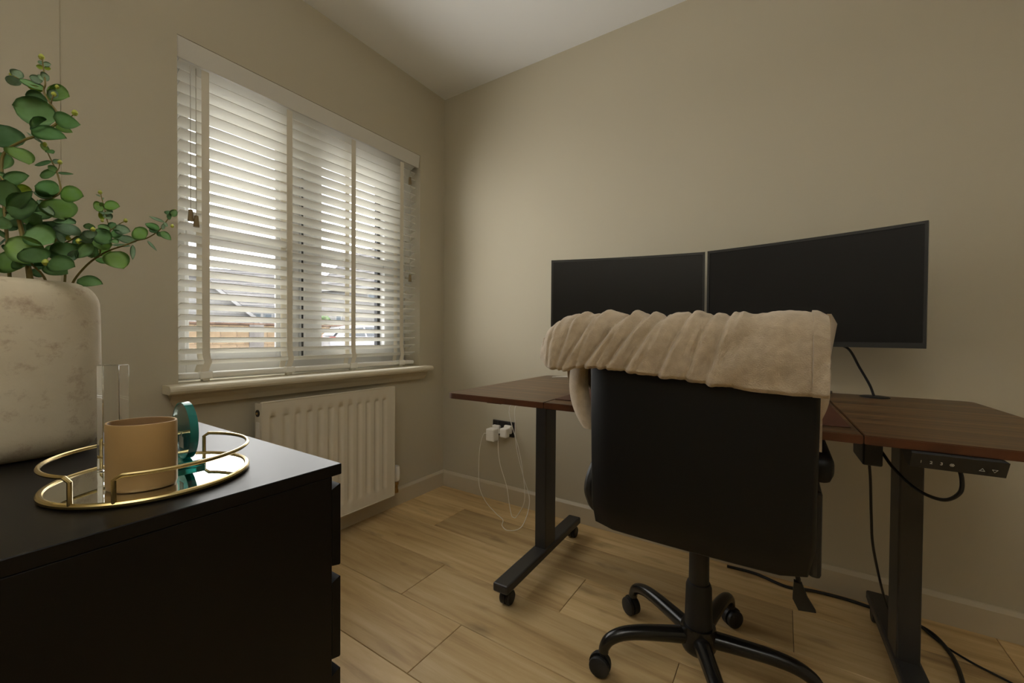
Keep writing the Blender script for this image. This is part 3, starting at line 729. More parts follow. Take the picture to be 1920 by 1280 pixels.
def fold(u, z):
    """ridge height of the gathered fleece: sharp creases between soft rolls, leaning right going up"""
    h = 0
    for c, lean, a in FOLDS:
        d = (u - c - lean * (z - .905) * 1.05) / .030
        if -2.2 < d < 2.2:
            # a crease with a rounded roll on its right-hand side
            h += a * (-.0070 * math.exp(-(d * 3.4) ** 2) + .0055 * math.exp(-((d - .70) * 1.35) ** 2))
    h += .0070 * noise.noise(Vector((u * 16 - z * 12, z * 15 + u * 5, .3))) + .0016 * noise.noise(Vector((u * 60 - z * 40, z * 50, 2.3)))
    return h * min(1, .45 + u / .12)
def blanket_pt(u, v):
    zt = lerp_tab(top_tab, u); zh = lerp_tab(back_hem, u); zf = lerp_tab(front_hem, u)
    yb, yf = -1.022, -.906
    pinch = 1 - .35 * max(0, (.05 - u) / .05)
    ym = (yb + yf) / 2; hb = (yf - yb) / 2 * pinch
    rt = min(.042, (zt - zh) * .45)
    if v < .55:                                   # back sheet, from the hem up to the turn
        t = v / .55; z = zh + (zt - rt - zh) * t; yy = ym - hb - .004 * math.sin(t * math.pi); nrm = Vector((0, -1, 0))
        if t < .06: yy += .006 * (1 - t / .06)
    elif v < .72:
        a = (v - .55) / .17 * math.pi; yy = ym - hb * math.cos(a); z = zt - rt + rt * math.sin(a); nrm = Vector((0, -math.cos(a), math.sin(a)))
    else:
        t = (v - .72) / .28; z = zt - rt - (zt - rt - zf) * t; yy = ym + hb; nrm = Vector((0, 1, 0))
    x = XL + (XR - XL) * u
    front = max(0, (v - .66) / .34)
    x += front * ((.085 if u < .5 else 0) * (1 - u * 2) ) + (front ** 2) * (.02 if u < .3 else 0) * (1 - u / .3)
    d = fold(u, z if v < .6 else zt)
    if v > .72: d = .004 * math.sin(u * 40) * (1 if .1 < u < .9 else .4)
    p = Vector((x, yy, z)) + nrm * (d + .002)
    # hem line drawn up a little by every fold
    if v < .1: p.z -= .45 * d * (1 - v / .1) * (1 if u < .75 else .2)
    return p
thr = thing('fleece_blanket', 'beige fleece blanket gathered over the top of the office chair', 'blanket', (BC, -.96, .82))
part(thr, 'main_sheet', MB().grid(blanket_pt, 220, 90, True, .005), M_fleece, smooth_angle=80)
# rounded left end, where the folded cloth closes on itself
def end_pt(u, v):
    a = (u - .5) * math.pi; z0, z1 = .876, .934; z = z0 + (z1 - z0) * v
    w = math.sin(math.pi * (.12 + .76 * v)) ** .5
    return (XL + .014 - .016 * math.cos(a) * w, -.964 + .054 * math.sin(a) * (.72 + .1 * w), z)
part(thr, 'folded_end', MB().grid(end_pt, 24, 14, True, .004), M_fleece, smooth_angle=80)
# hem band and the folded-back corner on the right
def hem_pt(u, v):
    b_ = blanket_pt(.958 + .040 * u, v * .72); return b_ + Vector((.002, -.0075 if v < .76 else -.004, .0035 if v > .7 else 0))
part(thr, 'hem_band', MB().grid(hem_pt, 6, 60, True, .005), M_fleece, smooth_angle=80)
def flap_pt(u, v):
    zt = .982 - .004 * u; x = XR - .004 + .013 * u * (1 - v); return (x + .002, -.985 + .050 * u + .012 * v, zt - .012 * u - (zt - .85) * v * (1 - .25 * u))
part(thr, 'turned_corner', MB().grid(flap_pt, 10, 16, True, .007), M_fleece, smooth_angle=80)
def side_pt(u, v):
    z = .905 - v * .195; bow = math.sin(min(1, v * 1.15) * math.pi * .9)
    return (XR - .020 + .030 * bow * u - .030 * v * v, -.955 + .050 * u, z + .012 * math.sin(u * 3))
part(thr, 'hanging_end', MB().grid(side_pt, 12, 24, True, .008), M_fleece, smooth_angle=80)
def lside_pt(u, v):
    z = .900 - v * .188 - .015 * u * v
    return (1.292 + .060 * v ** 3 + .075 * u * (1 - .3 * v) + .004 * math.sin(u * 9 + v * 3), -.936 + .020 * math.sin(u * 5.2 + v * 2.4) * (1 - .4 * v), z)
part(thr, 'hanging_end', MB().grid(lside_pt, 16, 24, True, .007), M_fleece, smooth_angle=80)

# ================================================================== FLOOR CABLE
fc = MB().tube(smooth_path([(1.60, -.045, .006), (1.70, -.042, .006), (1.80, -.075, .006), (1.88, -.052, .006), (1.98, -.045, .006), (2.07, -.060, .006), (2.14, -.075, .006), (2.185, -.11, .006), (2.205, -.19, .006), (2.205, -.27, .006), (2.19, -.38, .006)], 8), .0055, 8)
single('mains_cable', fc, M_blackpl, 'thick black mains cable running along the baseboard under the desk', 'cable')
fc = MB().tube(smooth_path([(2.140, -.060, .016), (2.19, -.14, .004), (2.24, -.20, .004), (2.29, -.235, .004), (2.36, -.28, .004)], 8), .0030, 8)
single('thin_floor_cable', fc, M_blackpl, 'thin black cable branching off over the floor right of the desk leg', 'cable')

# ================================================================== CHEST OF DRAWERS
KX0, KX1, KY0, KY1, KZ = .438, 1.098, -1.945, -1.461, .700
chest = thing('chest_of_drawers', 'black-brown chest of drawers in the left foreground', 'chest of drawers', ((KX0 + KX1) / 2, (KY0 + KY1) / 2, 0))
part(chest, 'top_panel', MB().box(KX0, KX1, KY0, KY1, KZ - .020, KZ, .0012, seg=1), M_chest)
fy = KY1 - .019                                        # carcass front
part(chest, 'side_panel', MB().box(KX1 - .018, KX1 - .0005, KY0, fy, .0, KZ - .0202, .001, seg=1), M_chest)
part(chest, 'side_panel', MB().box(KX0 + .0005, KX0 + .018, KY0, fy, .0, KZ - .0202, .001, seg=1), M_chest)
part(chest, 'back_panel', MB().box(KX0 + .0185, KX1 - .0185, KY0, KY0 + .005, .02, KZ - .0205), M_chest)
dpitch = .172; zt_ = KZ - .034
for k in range(4):
    z1 = zt_ - dpitch * k - .004; z0 = max(z1 - .150, .012)
    # drawer front, its top edge bevelled back as a grip
    x0, x1 = KX0 + .004, KX1 - .0015
    vs = []
    for xx in (x0, x1):
        vs += [(xx, fy + .0005, z0 + .004), (xx, KY1 - .003, z0), (xx, KY1 - .0015, z0 + .002), (xx, KY1 - .0015, z1), (xx, KY1 - .003, z1 + .001), (xx, fy + .0005, z1 - .006)]
    n = 6
    dr = part(chest, 'drawer_front', MB().add(vs, [(i, (i + 1) % n, n + (i + 1) % n, n + i) for i in range(n)] + [tuple(range(n))[::-1], tuple(range(n, 2 * n))]), M_chest)
    part(dr, 'drawer_box', MB().box(KX0 + .022, KX1 - .022, KY0 + .02, fy, z0 + .01, z1 - .03), M_chest)

# ================================================================== TRAY AND WHAT STANDS ON IT
TC = Vector((.919, -1.682, KZ)); TR = .1265
tray = thing('round_tray', 'round gold-rimmed mirror tray with wire rails on the black chest', 'tray', TC)
ci = lambda r, z, t0, t1, n: [(TC.x + r * math.cos(t0 + (t1 - t0) * k / n), TC.y + r * math.sin(t0 + (t1 - t0) * k / n), TC.z + z) for k in range(n + 1)]
part(tray, 'mirror_plate', MB().lathe([(.0, .0062), (TR - .002, .0062), (TR - .002, .0030), (.0, .0030)], TC, 64), M_mirror)
part(tray, 'underside_felt', MB().lathe([(.0, .0029), (TR - .006, .0029), (TR - .006, .0004), (.0, .0004)], TC, 64), M_blackpl)
part(tray, 'rim', MB().tube(ci(TR, .0048, 0, 2 * math.pi, 96)[:-1], .0045, 10, closed=True), M_gold)
def ang_of(p): return math.atan2(p[1] - TC.y, p[0] - TC.x)
RR, RH = TR + .001, .0445
def rail(a0, a1):
    pts = ci(RR, RH, a0, a1, 40)
    c0 = ci(RR, .004, a0, a0, 1)[0]; c1 = ci(RR, .004, a1, a1, 1)[0]
    full = [c0, (c0[0], c0[1], TC.z + RH - .006)] + pts[1:-1] + [(c1[0], c1[1], TC.z + RH - .006), c1]
    full.insert(2, tuple(Vector(full[1]) * .3 + Vector(pts[1]) * .7))
    part(tray, 'wire_rail', MB().tube(full, .0030, 8), M_gold)
aA = ang_of((.985, -1.79)); aB = ang_of((1.022, -1.755)); aC = ang_of((.838, -1.585))
rail(aB, aC); rail(aA, aA - (2 * math.pi - (aC - aA) - .32))
# lens-shaped pot
pc = at(267, 912, .628); pc.z = KZ + .0063
pot = thing('pointed_oval_pot', 'matt gold pointed-oval pot standing on the round tray', 'pot', pc)
pa = Vector((.835, .549, 0)).normalized(); pa = Matrix.Rotation(math.radians(8), 3, 'Z') @ pa; pb = Vector((-pa.y, pa.x, 0))
def lens(t, s):
    """outline made of two arcs meeting in soft points"""
    c, sn = math.cos(t), math.sin(t)
    a = .0460 * s * c; b = .036 * s * (1 if sn > 0 else -1) * (abs(sn) ** 1.25)
    return pa * a + pb * b
def loft(levels, n=48):
    vs = []; fs = []
    for s, z in levels:
        vs += [pc + lens(2 * math.pi * k / n, s) + Vector((0, 0, z)) for k in range(n)]
    for i in range(len(levels) - 1):
        for k in range(n): fs.append((i * n + k, i * n + (k + 1) % n, (i + 1) * n + (k + 1) % n, (i + 1) * n + k))
    return vs, fs, n
vs, fs, n = loft([(.0, 0), (.92, 0), (.975, .002), (1, .007), (1, .0955), (.985, .0985), (.93, .0985)])
part(pot, 'body', MB().add(vs, fs, True), M_pot, smooth_angle=50)
vs, fs, n = loft([(.93, .0985), (.90, .096), (.88, .012), (.0, .010)])
part(pot, 'inside', MB().add(vs, fs, True), M_potin, smooth_angle=50)
# clear acrylic block behind the pot
ac = at(213, 886, .700); ac.z = KZ + .0065
Ma = Matrix.Translation(ac) @ Matrix.Rotation(math.radians(40), 4, 'Z')
single('acrylic_block', MB().box(-.017, .017, -.011, .011, 0, .178, .0012).xf(Ma), M_acrylic, 'tall clear acrylic block standing on the tray behind the gold pot', 'ornament', origin=ac)
# glass disc on a slab foot
gc = at(347, 876, .735); gc.z = KZ + .0065
gd = thing('glass_disc_award', 'upright round glass disc with teal edge on the tray beside the pot', 'ornament', gc)
Mg = Matrix.Translation(gc) @ Matrix.Rotation(math.radians(177), 4, 'Z')
part(gd, 'disc', MB().lathe([(.0, -.0055), (.0478, -.0055), (.0478, .0055), (.0, .0055)], (0, 0, .0600), 40, 'y').xf(Mg), M_glass)
part(gd, 'disc_rim', MB().lathe([(.0480, -.0060), (.0498, -.0060), (.0498, .0060), (.0480, .0060), (.0480, -.0060)], (0, 0, .0600), 48, 'y').xf(Mg), M_teal)
part(gd, 'foot', MB().box(-.034, .034, -.020, .020, 0, .0105, .001).xf(Mg), M_teal)
em = MB()
for k in range(3): em.box(-.012 + k * .008, -.006 + k * .008, .0046, .0056, .030, .050 + .008 * (k % 2))
part(gd, 'etched_emblem', em.xf(Mg), mat('etched_grey', (0.28, 0.27, 0.22, 1), .6))

# ================================================================== VASE
VC = Vector((.553, -1.800, KZ + .0005)); VA, VB, VH = .083, .128, .338       # half widths in x and y, height
vase = thing('stoneware_vase', 'weathered cream stoneware vase with rounded shoulders on the black chest', 'vase', VC)
prof = []
def rc(t): return t
for k in range(9):
    a = k / 8 * math.pi / 2; prof.append((1 - .30 * (1 - math.sin(a)), .048 * (1 - math.cos(a))))
prof = [(.0, 0), (.45, 0)] + prof
for z in (.09, .13, .18, .23, .27): prof.append((1.0 + .012 * math.sin((z - .05) / .24 * math.pi), z))
for k in range(1, 10):
    a = k / 9 * math.pi / 2; prof.append((1 - .36 * (1 - math.cos(a)), .288 + .050 * math.sin(a)))
prof += [(.60, VH), (.585, VH - .002), (.57, VH - .02), (.56, VH - .08)]
def vloft(pr, n=56):
    vs = []; fs = []
    for r, z in pr:
        for k in range(n):
            t = 2 * math.pi * k / n; c, s_ = math.cos(t), math.sin(t); e_ = .86
            wob = 1 + .006 * noise.noise(Vector((c * 2, s_ * 2, z * 9)))
            # the rounding keeps its radius all round, so the flat sides shrink by the same amount
            dr = (1 - r) * .5 * (VA + VB)
            vs.append(VC + Vector((max(.0, VA * (1 if r > .01 else 0) - dr * (VA / VB) ** .3) * math.copysign(abs(c) ** e_, c) * wob, max(0, VB * (1 if r > .01 else 0) - dr) * math.copysign(abs(s_) ** e_, s_) * wob, z)))
    for i in range(len(pr) - 1):
        for k in range(n): fs.append((i * n + k, i * n + (k + 1) % n, (i + 1) * n + (k + 1) % n, (i + 1) * n + k))
    return vs, fs
vs, fs = vloft(prof)
part(vase, 'body', MB().add(vs, fs, True), M_vase, smooth_angle=70)
fill = MB().lathe([(.0, .003), (.03, .002), (.055, -.003)], VC + Vector((0, 0, VH - .075)), 24, sx=.5, sy=1.0)
part(vase, 'foam_filling', fill, M_stem)

# ================================================================== EUCALYPTUS SPRIGS
plant = thing('eucalyptus_sprigs', 'faux eucalyptus sprigs with round green leaves in the stoneware vase', 'plant', VC + Vector((0, 0, VH - .07)))
def leaf_mesh(name, sharp, cup):
    n, m_ = 8, 4; vs = []
    for i in range(n + 1):
        t = i / n; wd = (math.sin(math.pi * t ** (.80 if sharp else .88))) ** (.75 if sharp else .58) if 0 < t < 1 else .0
        wd = max(wd, .03)
        for j in range(m_ + 1):
            s = j / m_ * 2 - 1
            vs.append((t, s * wd * .5, cup * (s * s) * wd - .10 * cup * math.sin(t * math.pi) * 4 + (.02 * math.sin(t * 5) * s)))
    W = m_ + 1
    fs = [(i * W + j, (i + 1) * W + j, (i + 1) * W + j + 1, i * W + j + 1) for i in range(n) for j in range(m_)]
    bm = bmesh.new(); bv = [bm.verts.new(p) for p in vs]
    for f in fs: bm.faces.new([bv[i] for i in f])
    bmesh.ops.solidify(bm, geom=bm.faces[:], thickness=.012)
    me = bpy.data.meshes.new(name); bm.to_mesh(me); bm.free()
    for p in me.polygons: p.use_smooth = True
    return me
LM = {}
for c in LEAF:
    for sh in (0, 1):
        me = leaf_mesh('leaf', sh, .10 if sh else .13); me.materials.append(LEAF[c]); LM[c, sh] = me
bud_me = MB().lathe([(.0, -1), (.6, -.8), (1, -.1), (.75, .6), (.3, 1), (.0, 1.05)], (0, 0, 0), 10).mesh('bud'); bud_me.materials.append(M_bud)
def stem(pts, r0=.0028, r1=.0012):
    """pts = (px, py, depth)"""
    sp = smooth_path([at(*q) for q in pts], 5); n = len(sp)
    return part(plant, 'stem', MB().tube(sp, [r0 + (r1 - r0) * i / n for i in range(n)], 7), M_stem)
def leaves(st_, off, sc_, depth, rows):
    base = wpos(st_)
    for row in rows:
        x0, y0, x1, y1, wd, kind = row[:6]; dd = row[6] if len(row) > 6 else 0
        p0 = (off[0] + x0 / sc_, off[1] + y0 / sc_); p1 = (off[0] + x1 / sc_, off[1] + y1 / sc_); d0 = depth + dd
        B = at(p0[0], p0[1], d0); Tp = at(p1[0], p1[1], d0 + random.uniform(-.012, .012))
        X = Tp - B; L = X.length; X.normalize()
        view = (CAM - (B + Tp) / 2).normalized()
        N_ = (view + Vector((random.uniform(-.25, .25), random.uniform(-.25, .25), random.uniform(0, .5)))); N_ = (N_ - X * N_.dot(X)).normalized(); Y = N_.cross(X)
        w_ = wd / sc_ / FPX * d0 * 1.30
        o = link('leaf', LM[kind, 1 if wd < .42 * math.hypot(x1 - x0, y1 - y0) else 0], None, st_)
        Mx = Matrix.Identity(4)
        for i in range(3): Mx[i][0] = X[i] * L; Mx[i][1] = Y[i] * w_; Mx[i][2] = N_[i] * min(L, w_); Mx[i][3] = B[i] - base[i]
        o.matrix_local = Mx
def buds(st_, off, sc_, depth, rows):
    base = wpos(st_)
    for x, y, r in rows:
        p = at(off[0] + x / sc_, off[1] + y / sc_, depth); o = link('bud', bud_me, None, st_, p - base); k = r / sc_ / FPX * depth
        o.scale = (k, k, k * 1.15)
A, B3, C3 = ((0, 90), 5.335), ((0, 300), 5.335), ((120, 340), 6.4)
s1 = stem([(20, 545, .80), (12, 430, .80), (4, 330, .80), (8, 287, .80), (45, 263, .80), (66, 255, .80), (111, 228, .80), (108, 212, .80), (94, 193, .80), (82, 171, .80), (85, 156, .80), (81, 124, .80), (79, 107, .80)], .0030, .0010)
leaves(s1, *A, .80, [(435, 170, 385, 125, 34, 'g'), (432, 165, 512, 165, 42, 'g'), (440, 200, 358, 178, 34, 'y'), (440, 200, 510, 208, 30, 'y'),
    (430, 335, 292, 288, 62, 'g', .004), (455, 320, 372, 268, 40, 'g'), (410, 285, 495, 285, 66, 'g', -.004), (140, 290, 200, 225, 74, 'g'), (150, 280, 112, 372, 82, 'g'),
    (440, 425, 190, 305, 92, 'm'), (430, 430, 270, 380, 50, 'y', .006), (480, 520, 262, 520, 140, 'd', .003), (480, 545, 255, 590, 70, 'l', .006), (470, 430, 695, 490, 150, 'l', .008), (465, 420, 590, 390, 60, 'l', .012),
    (500, 500, 560, 420, 60, 'g', -.006), (590, 700, 125, 575, 215, 'm'), (440, 800, 330, 690, 120, 'm', .004), (530, 690, 805, 770, 118, 'm', -.008), (430, 800, 300, 815, 70, 'd', .008), (310, 815, 668, 905, 132, 'm', -.006), (545, 765, 728, 845, 62, 'l', .006),
    (110, 1010, -40, 760, 230, 'd'), (120, 985, 285, 1165, 150, 'l', -.004), (50, 1050, -20, 1210, 130, 'm', .004), (470, 1040, 420, 940, 46, 'l'), (475, 1020, 530, 1058, 54, 'm'), (440, 960, 262, 838, 20, 'g')])
buds(s1, *A, .80, [(415, 90, 25), (105, 262, 12), (572, 388, 18), (538, 465, 24), (750, 650, 26), (600, 1142, 20), (450, 965, 20)])
tw = at(60, 255, .80)
part(s1, 'twig', MB().tube(smooth_path([at(82, 171, .80), at(50, 155, .80), at(25, 142, .80)], 5), .0009, 6), M_stem)
part(s1, 'twig', MB().tube(smooth_path([at(96, 195, .80), at(98, 184, .795), at(101, 178, .795)], 5), .0011, 6), M_stem)
part(s1, 'twig', MB().tube(smooth_path([at(111, 226, .80), at(128, 222, .805), at(141, 212, .805)], 5), .0009, 6), M_stem)
s2 = stem([(57, 540, .81), (45, 450, .81), (36, 405, .815), (55, 390, .815), (80, 379, .82), (97, 371, .82), (112, 362, .82), (114, 351, .82), (107, 323, .82), (97, 302, .82), (88, 283, .82)], .0036, .0009)
leaves(s2, *A, .82, [(520, 1140, 345, 1172, 52, 'd'), (525, 1145, 605, 1120, 34, 'g'), (570, 1235, 480, 1172, 50, 'm')])
leaves(s2, *B3, .82, [(565, 125, 398, 160, 84, 'm'), (575, 128, 738, 140, 22, 'd'), (600, 320, 345, 265, 150, 'm'), (600, 330, 838, 365, 140, 'l', -.004), (530, 385, 650, 600, 215, 'l', .002), (530, 380, 330, 320, 62, 'g', -.004),
    (500, 400, 420, 570, 130, 'd', .01), (540, 555, 370, 395, 60, 'g', -.008), (540, 560, 300, 540, 90, 'm', .004)])
part(s2, 'twig', MB().tube(smooth_path([at(107, 322, .82), at(111, 314, .82), at(112, 305, .82)], 5), .0009, 6), M_stem)
s3 = stem([(62, 545, .79), (42, 440, .79), (30, 395, .785), (18, 355, .785), (0, 330, .785)], .0042, .0016)
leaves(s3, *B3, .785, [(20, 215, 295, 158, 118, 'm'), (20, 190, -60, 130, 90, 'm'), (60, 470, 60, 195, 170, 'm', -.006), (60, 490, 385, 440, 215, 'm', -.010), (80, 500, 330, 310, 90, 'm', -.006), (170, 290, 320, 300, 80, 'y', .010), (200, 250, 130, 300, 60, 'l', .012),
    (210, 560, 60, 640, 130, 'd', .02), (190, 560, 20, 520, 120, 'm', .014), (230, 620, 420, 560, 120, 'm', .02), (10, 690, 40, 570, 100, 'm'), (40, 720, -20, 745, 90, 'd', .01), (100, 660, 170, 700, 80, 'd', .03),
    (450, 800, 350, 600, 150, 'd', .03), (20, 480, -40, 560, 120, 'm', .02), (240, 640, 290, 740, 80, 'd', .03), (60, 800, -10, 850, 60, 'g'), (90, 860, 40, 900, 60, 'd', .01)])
s4 = stem([(95, 548, .80), (80, 515, .79), (60, 495, .775), (45, 470, .77)], .0024, .0012)
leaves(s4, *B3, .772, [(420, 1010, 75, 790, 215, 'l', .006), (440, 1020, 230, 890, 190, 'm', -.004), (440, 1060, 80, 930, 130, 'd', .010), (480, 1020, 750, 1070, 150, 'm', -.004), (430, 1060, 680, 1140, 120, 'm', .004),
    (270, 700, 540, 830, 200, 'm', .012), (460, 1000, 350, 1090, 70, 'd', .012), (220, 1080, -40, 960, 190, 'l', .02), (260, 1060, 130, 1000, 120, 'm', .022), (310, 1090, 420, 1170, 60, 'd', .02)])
buds(s4, *B3, .768, [(458, 1025, 30)])
s5 = stem([(120, 548, .83), (122, 500, .83), (108, 470, .82), (104, 448, .82), (120, 456, .82), (150, 440, .82), (178, 428, .82)], .0022, .0010)
leaves(s5, *B3, .82, [(640, 820, 420, 620, 190, 'd', .01), (560, 590, 752, 640, 100, 'd', .01), (560, 650, 800, 760, 125, 'g', -.002), (640, 830, 565, 715, 46, 'g', -.008), (640, 820, 700, 980, 180, 'm', -.006), (720, 840, 900, 850, 130, 'd', .006), (590, 870, 640, 990, 170, 'd', .008),
    (470, 960, 640, 880, 120, 'm', .014), (690, 1000, 780, 900, 60, 'g', -.004), (660, 960, 560, 820, 130, 'm', -.003)])
leaves(s5, *C3, .82, [(310, 580, 300, 500, 80, 'm'), (310, 580, 310, 690, 110, 'g'), (330, 740, 190, 650, 100, 'g'), (340, 740, 140, 920, 110, 'm', .004), (320, 760, 330, 920, 100, 'm', .008)])
buds(s5, *B3, .815, [(790, 812, 26), (685, 780, 22)]); buds(s5, *C3, .815, [(350, 575, 24)])
s6 = stem([(128, 552, .85), (140, 524, .85), (164, 496, .855), (187, 479, .86), (209, 468, .865), (236, 459, .87), (256, 451, .875), (276, 446, .88), (298, 432, .885), (314, 412, .89), (328, 394, .89)], .0022, .0008)
leaves(s6, *C3, .875, [(1285, 420, 1235, 350, 70, 'd'), (1285, 420, 1345, 340, 60, 'm'), (1290, 430, 1230, 410, 60, 'd'), (1205, 490, 1020, 418, 34, 'g'), (1200, 490, 1240, 545, 30, 'g'), (1150, 575, 972, 508, 70, 'm'), (1120, 615, 1025, 565, 56, 'd'), (1140, 600, 1160, 665, 50, 'd'),
    (1160, 600, 1285, 705, 66, 'm'), (975, 690, 850, 560, 140, 'l'), (870, 725, 610, 660, 76, 'g'), (800, 775, 555, 758, 34, 'g'), (825, 760, 825, 940, 40, 'g'), (1000, 710, 1115, 835, 24, 'g'), (1180, 580, 1200, 500, 30, 'g')])
leaves(s6, *C3, .862, [(560, 840, 710, 1050, 190, 'l'), (540, 820, 320, 700, 160, 'l', -.004), (560, 820, 450, 900, 110, 'l', .006), (560, 740, 370, 580, 150, 'm', -.006), (580, 970, 365, 930, 72, 'm', .006), (400, 925, 340, 830, 66, 'd', .006), (160, 1175, 465, 1235, 128, 'm', -.008)])
buds(s6, *C3, .88, [(1330, 350, 15), (1300, 535, 20)])
s7 = stem([(187, 479, .862), (192, 455, .862), (207, 434, .862), (201, 413, .862), (197, 396, .862), (190, 368, .862), (188, 358, .862)], .0012, .0007)
leaves(s7, *C3, .862, [(475, 285, 670, 305, 104, 'l'), (470, 290, 358, 320, 110, 'l'), (460, 300, 440, 250, 40, 'l'), (490, 365, 590, 375, 60, 'g'), (490, 370, 435, 420, 60, 'g'), (500, 380, 560, 460, 70, 'g', .004), (470, 460, 420, 370, 40, 'y', .004), (560, 580, 405, 530, 72, 'm'), (560, 570, 620, 500, 80, 'd'),
    (600, 560, 798, 605, 96, 'g'), (560, 640, 715, 625, 80, 'm'), (570, 690, 640, 745, 66, 'm'), (560, 600, 440, 640, 70, 'm', .004), (440, 180, 380, 155, 16, 'g'), (450, 220, 480, 195, 16, 'g')])
buds(s7, *C3, .862, [(435, 130, 22), (740, 470, 22), (460, 470, 18)])
part(s7, 'twig', MB().tube(smooth_path([at(207, 432, .862), at(222, 421, .862), at(235, 414, .862)], 5), .0009, 6), M_stem)

# ================================================================== OUTDOORS
GZ = -.15
def out(px, py, depth): return at(px, py, depth)
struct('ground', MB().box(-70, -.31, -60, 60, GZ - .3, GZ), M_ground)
# block garden wall: runs across the view beyond the car; each block a piece of its own
w0 = at(330, 640, 17.5); w1 = at(770, 640, 25.5); w0.z = w1.z = GZ
wl = (w1 - w0).length; wx = (w1 - w0).normalized(); wn = Vector((wx.y, -wx.x, 0)); wang = math.atan2(wx.y, wx.x)
gw = thing('block_garden_wall', 'tan stone-block garden wall with brown coping across the road', 'garden wall', w0)
HB, LB = .30, .62; rowsn = 5
blk = MB().box(-LB / 2 + .008, LB / 2 - .008, -.09, .09, .008, HB - .008, .012, seg=1).mesh('block'); blk.materials.append(M_block)
core = part(gw, 'mortar_core', MB().box(0, wl, -.075, .075, 0, HB * rowsn).xf(Matrix.Translation(w0) @ Matrix.Rotation(wang, 4, 'Z')), mat('pale_mortar', (0.16, 0.12, 0.085, 1), .9))
for r in range(rowsn):
    nb = int(wl / LB)
    for i in range(nb):
        x = (i + .5 + (.5 if r % 2 else 0)) * LB
        if x + LB / 2 > wl: continue
        o = link('block', blk, None, gw, wx * x + Vector((0, 0, HB * r))); o.rotation_euler = (0, 0, wang + random.uniform(-.006, .006))
part(gw, 'coping', MB().box(-.05, wl + .05, -.14, .14, HB * rowsn, HB * rowsn + .10, .02).xf(Matrix.Translation(w0) @ Matrix.Rotation(wang, 4, 'Z')), M_coping)
npier = 3
for i in range(npier):
    x = wl * (.262 + .33 * i)
    part(gw, 'pier', MB().box(x - .30, x + .30, -.16, .14, 0, HB * rowsn + .02, .015).xf(Matrix.Translation(w0) @ Matrix.Rotation(wang, 4, 'Z')), mat('grey_pier', (0.10, 0.092, 0.085, 1), .9))

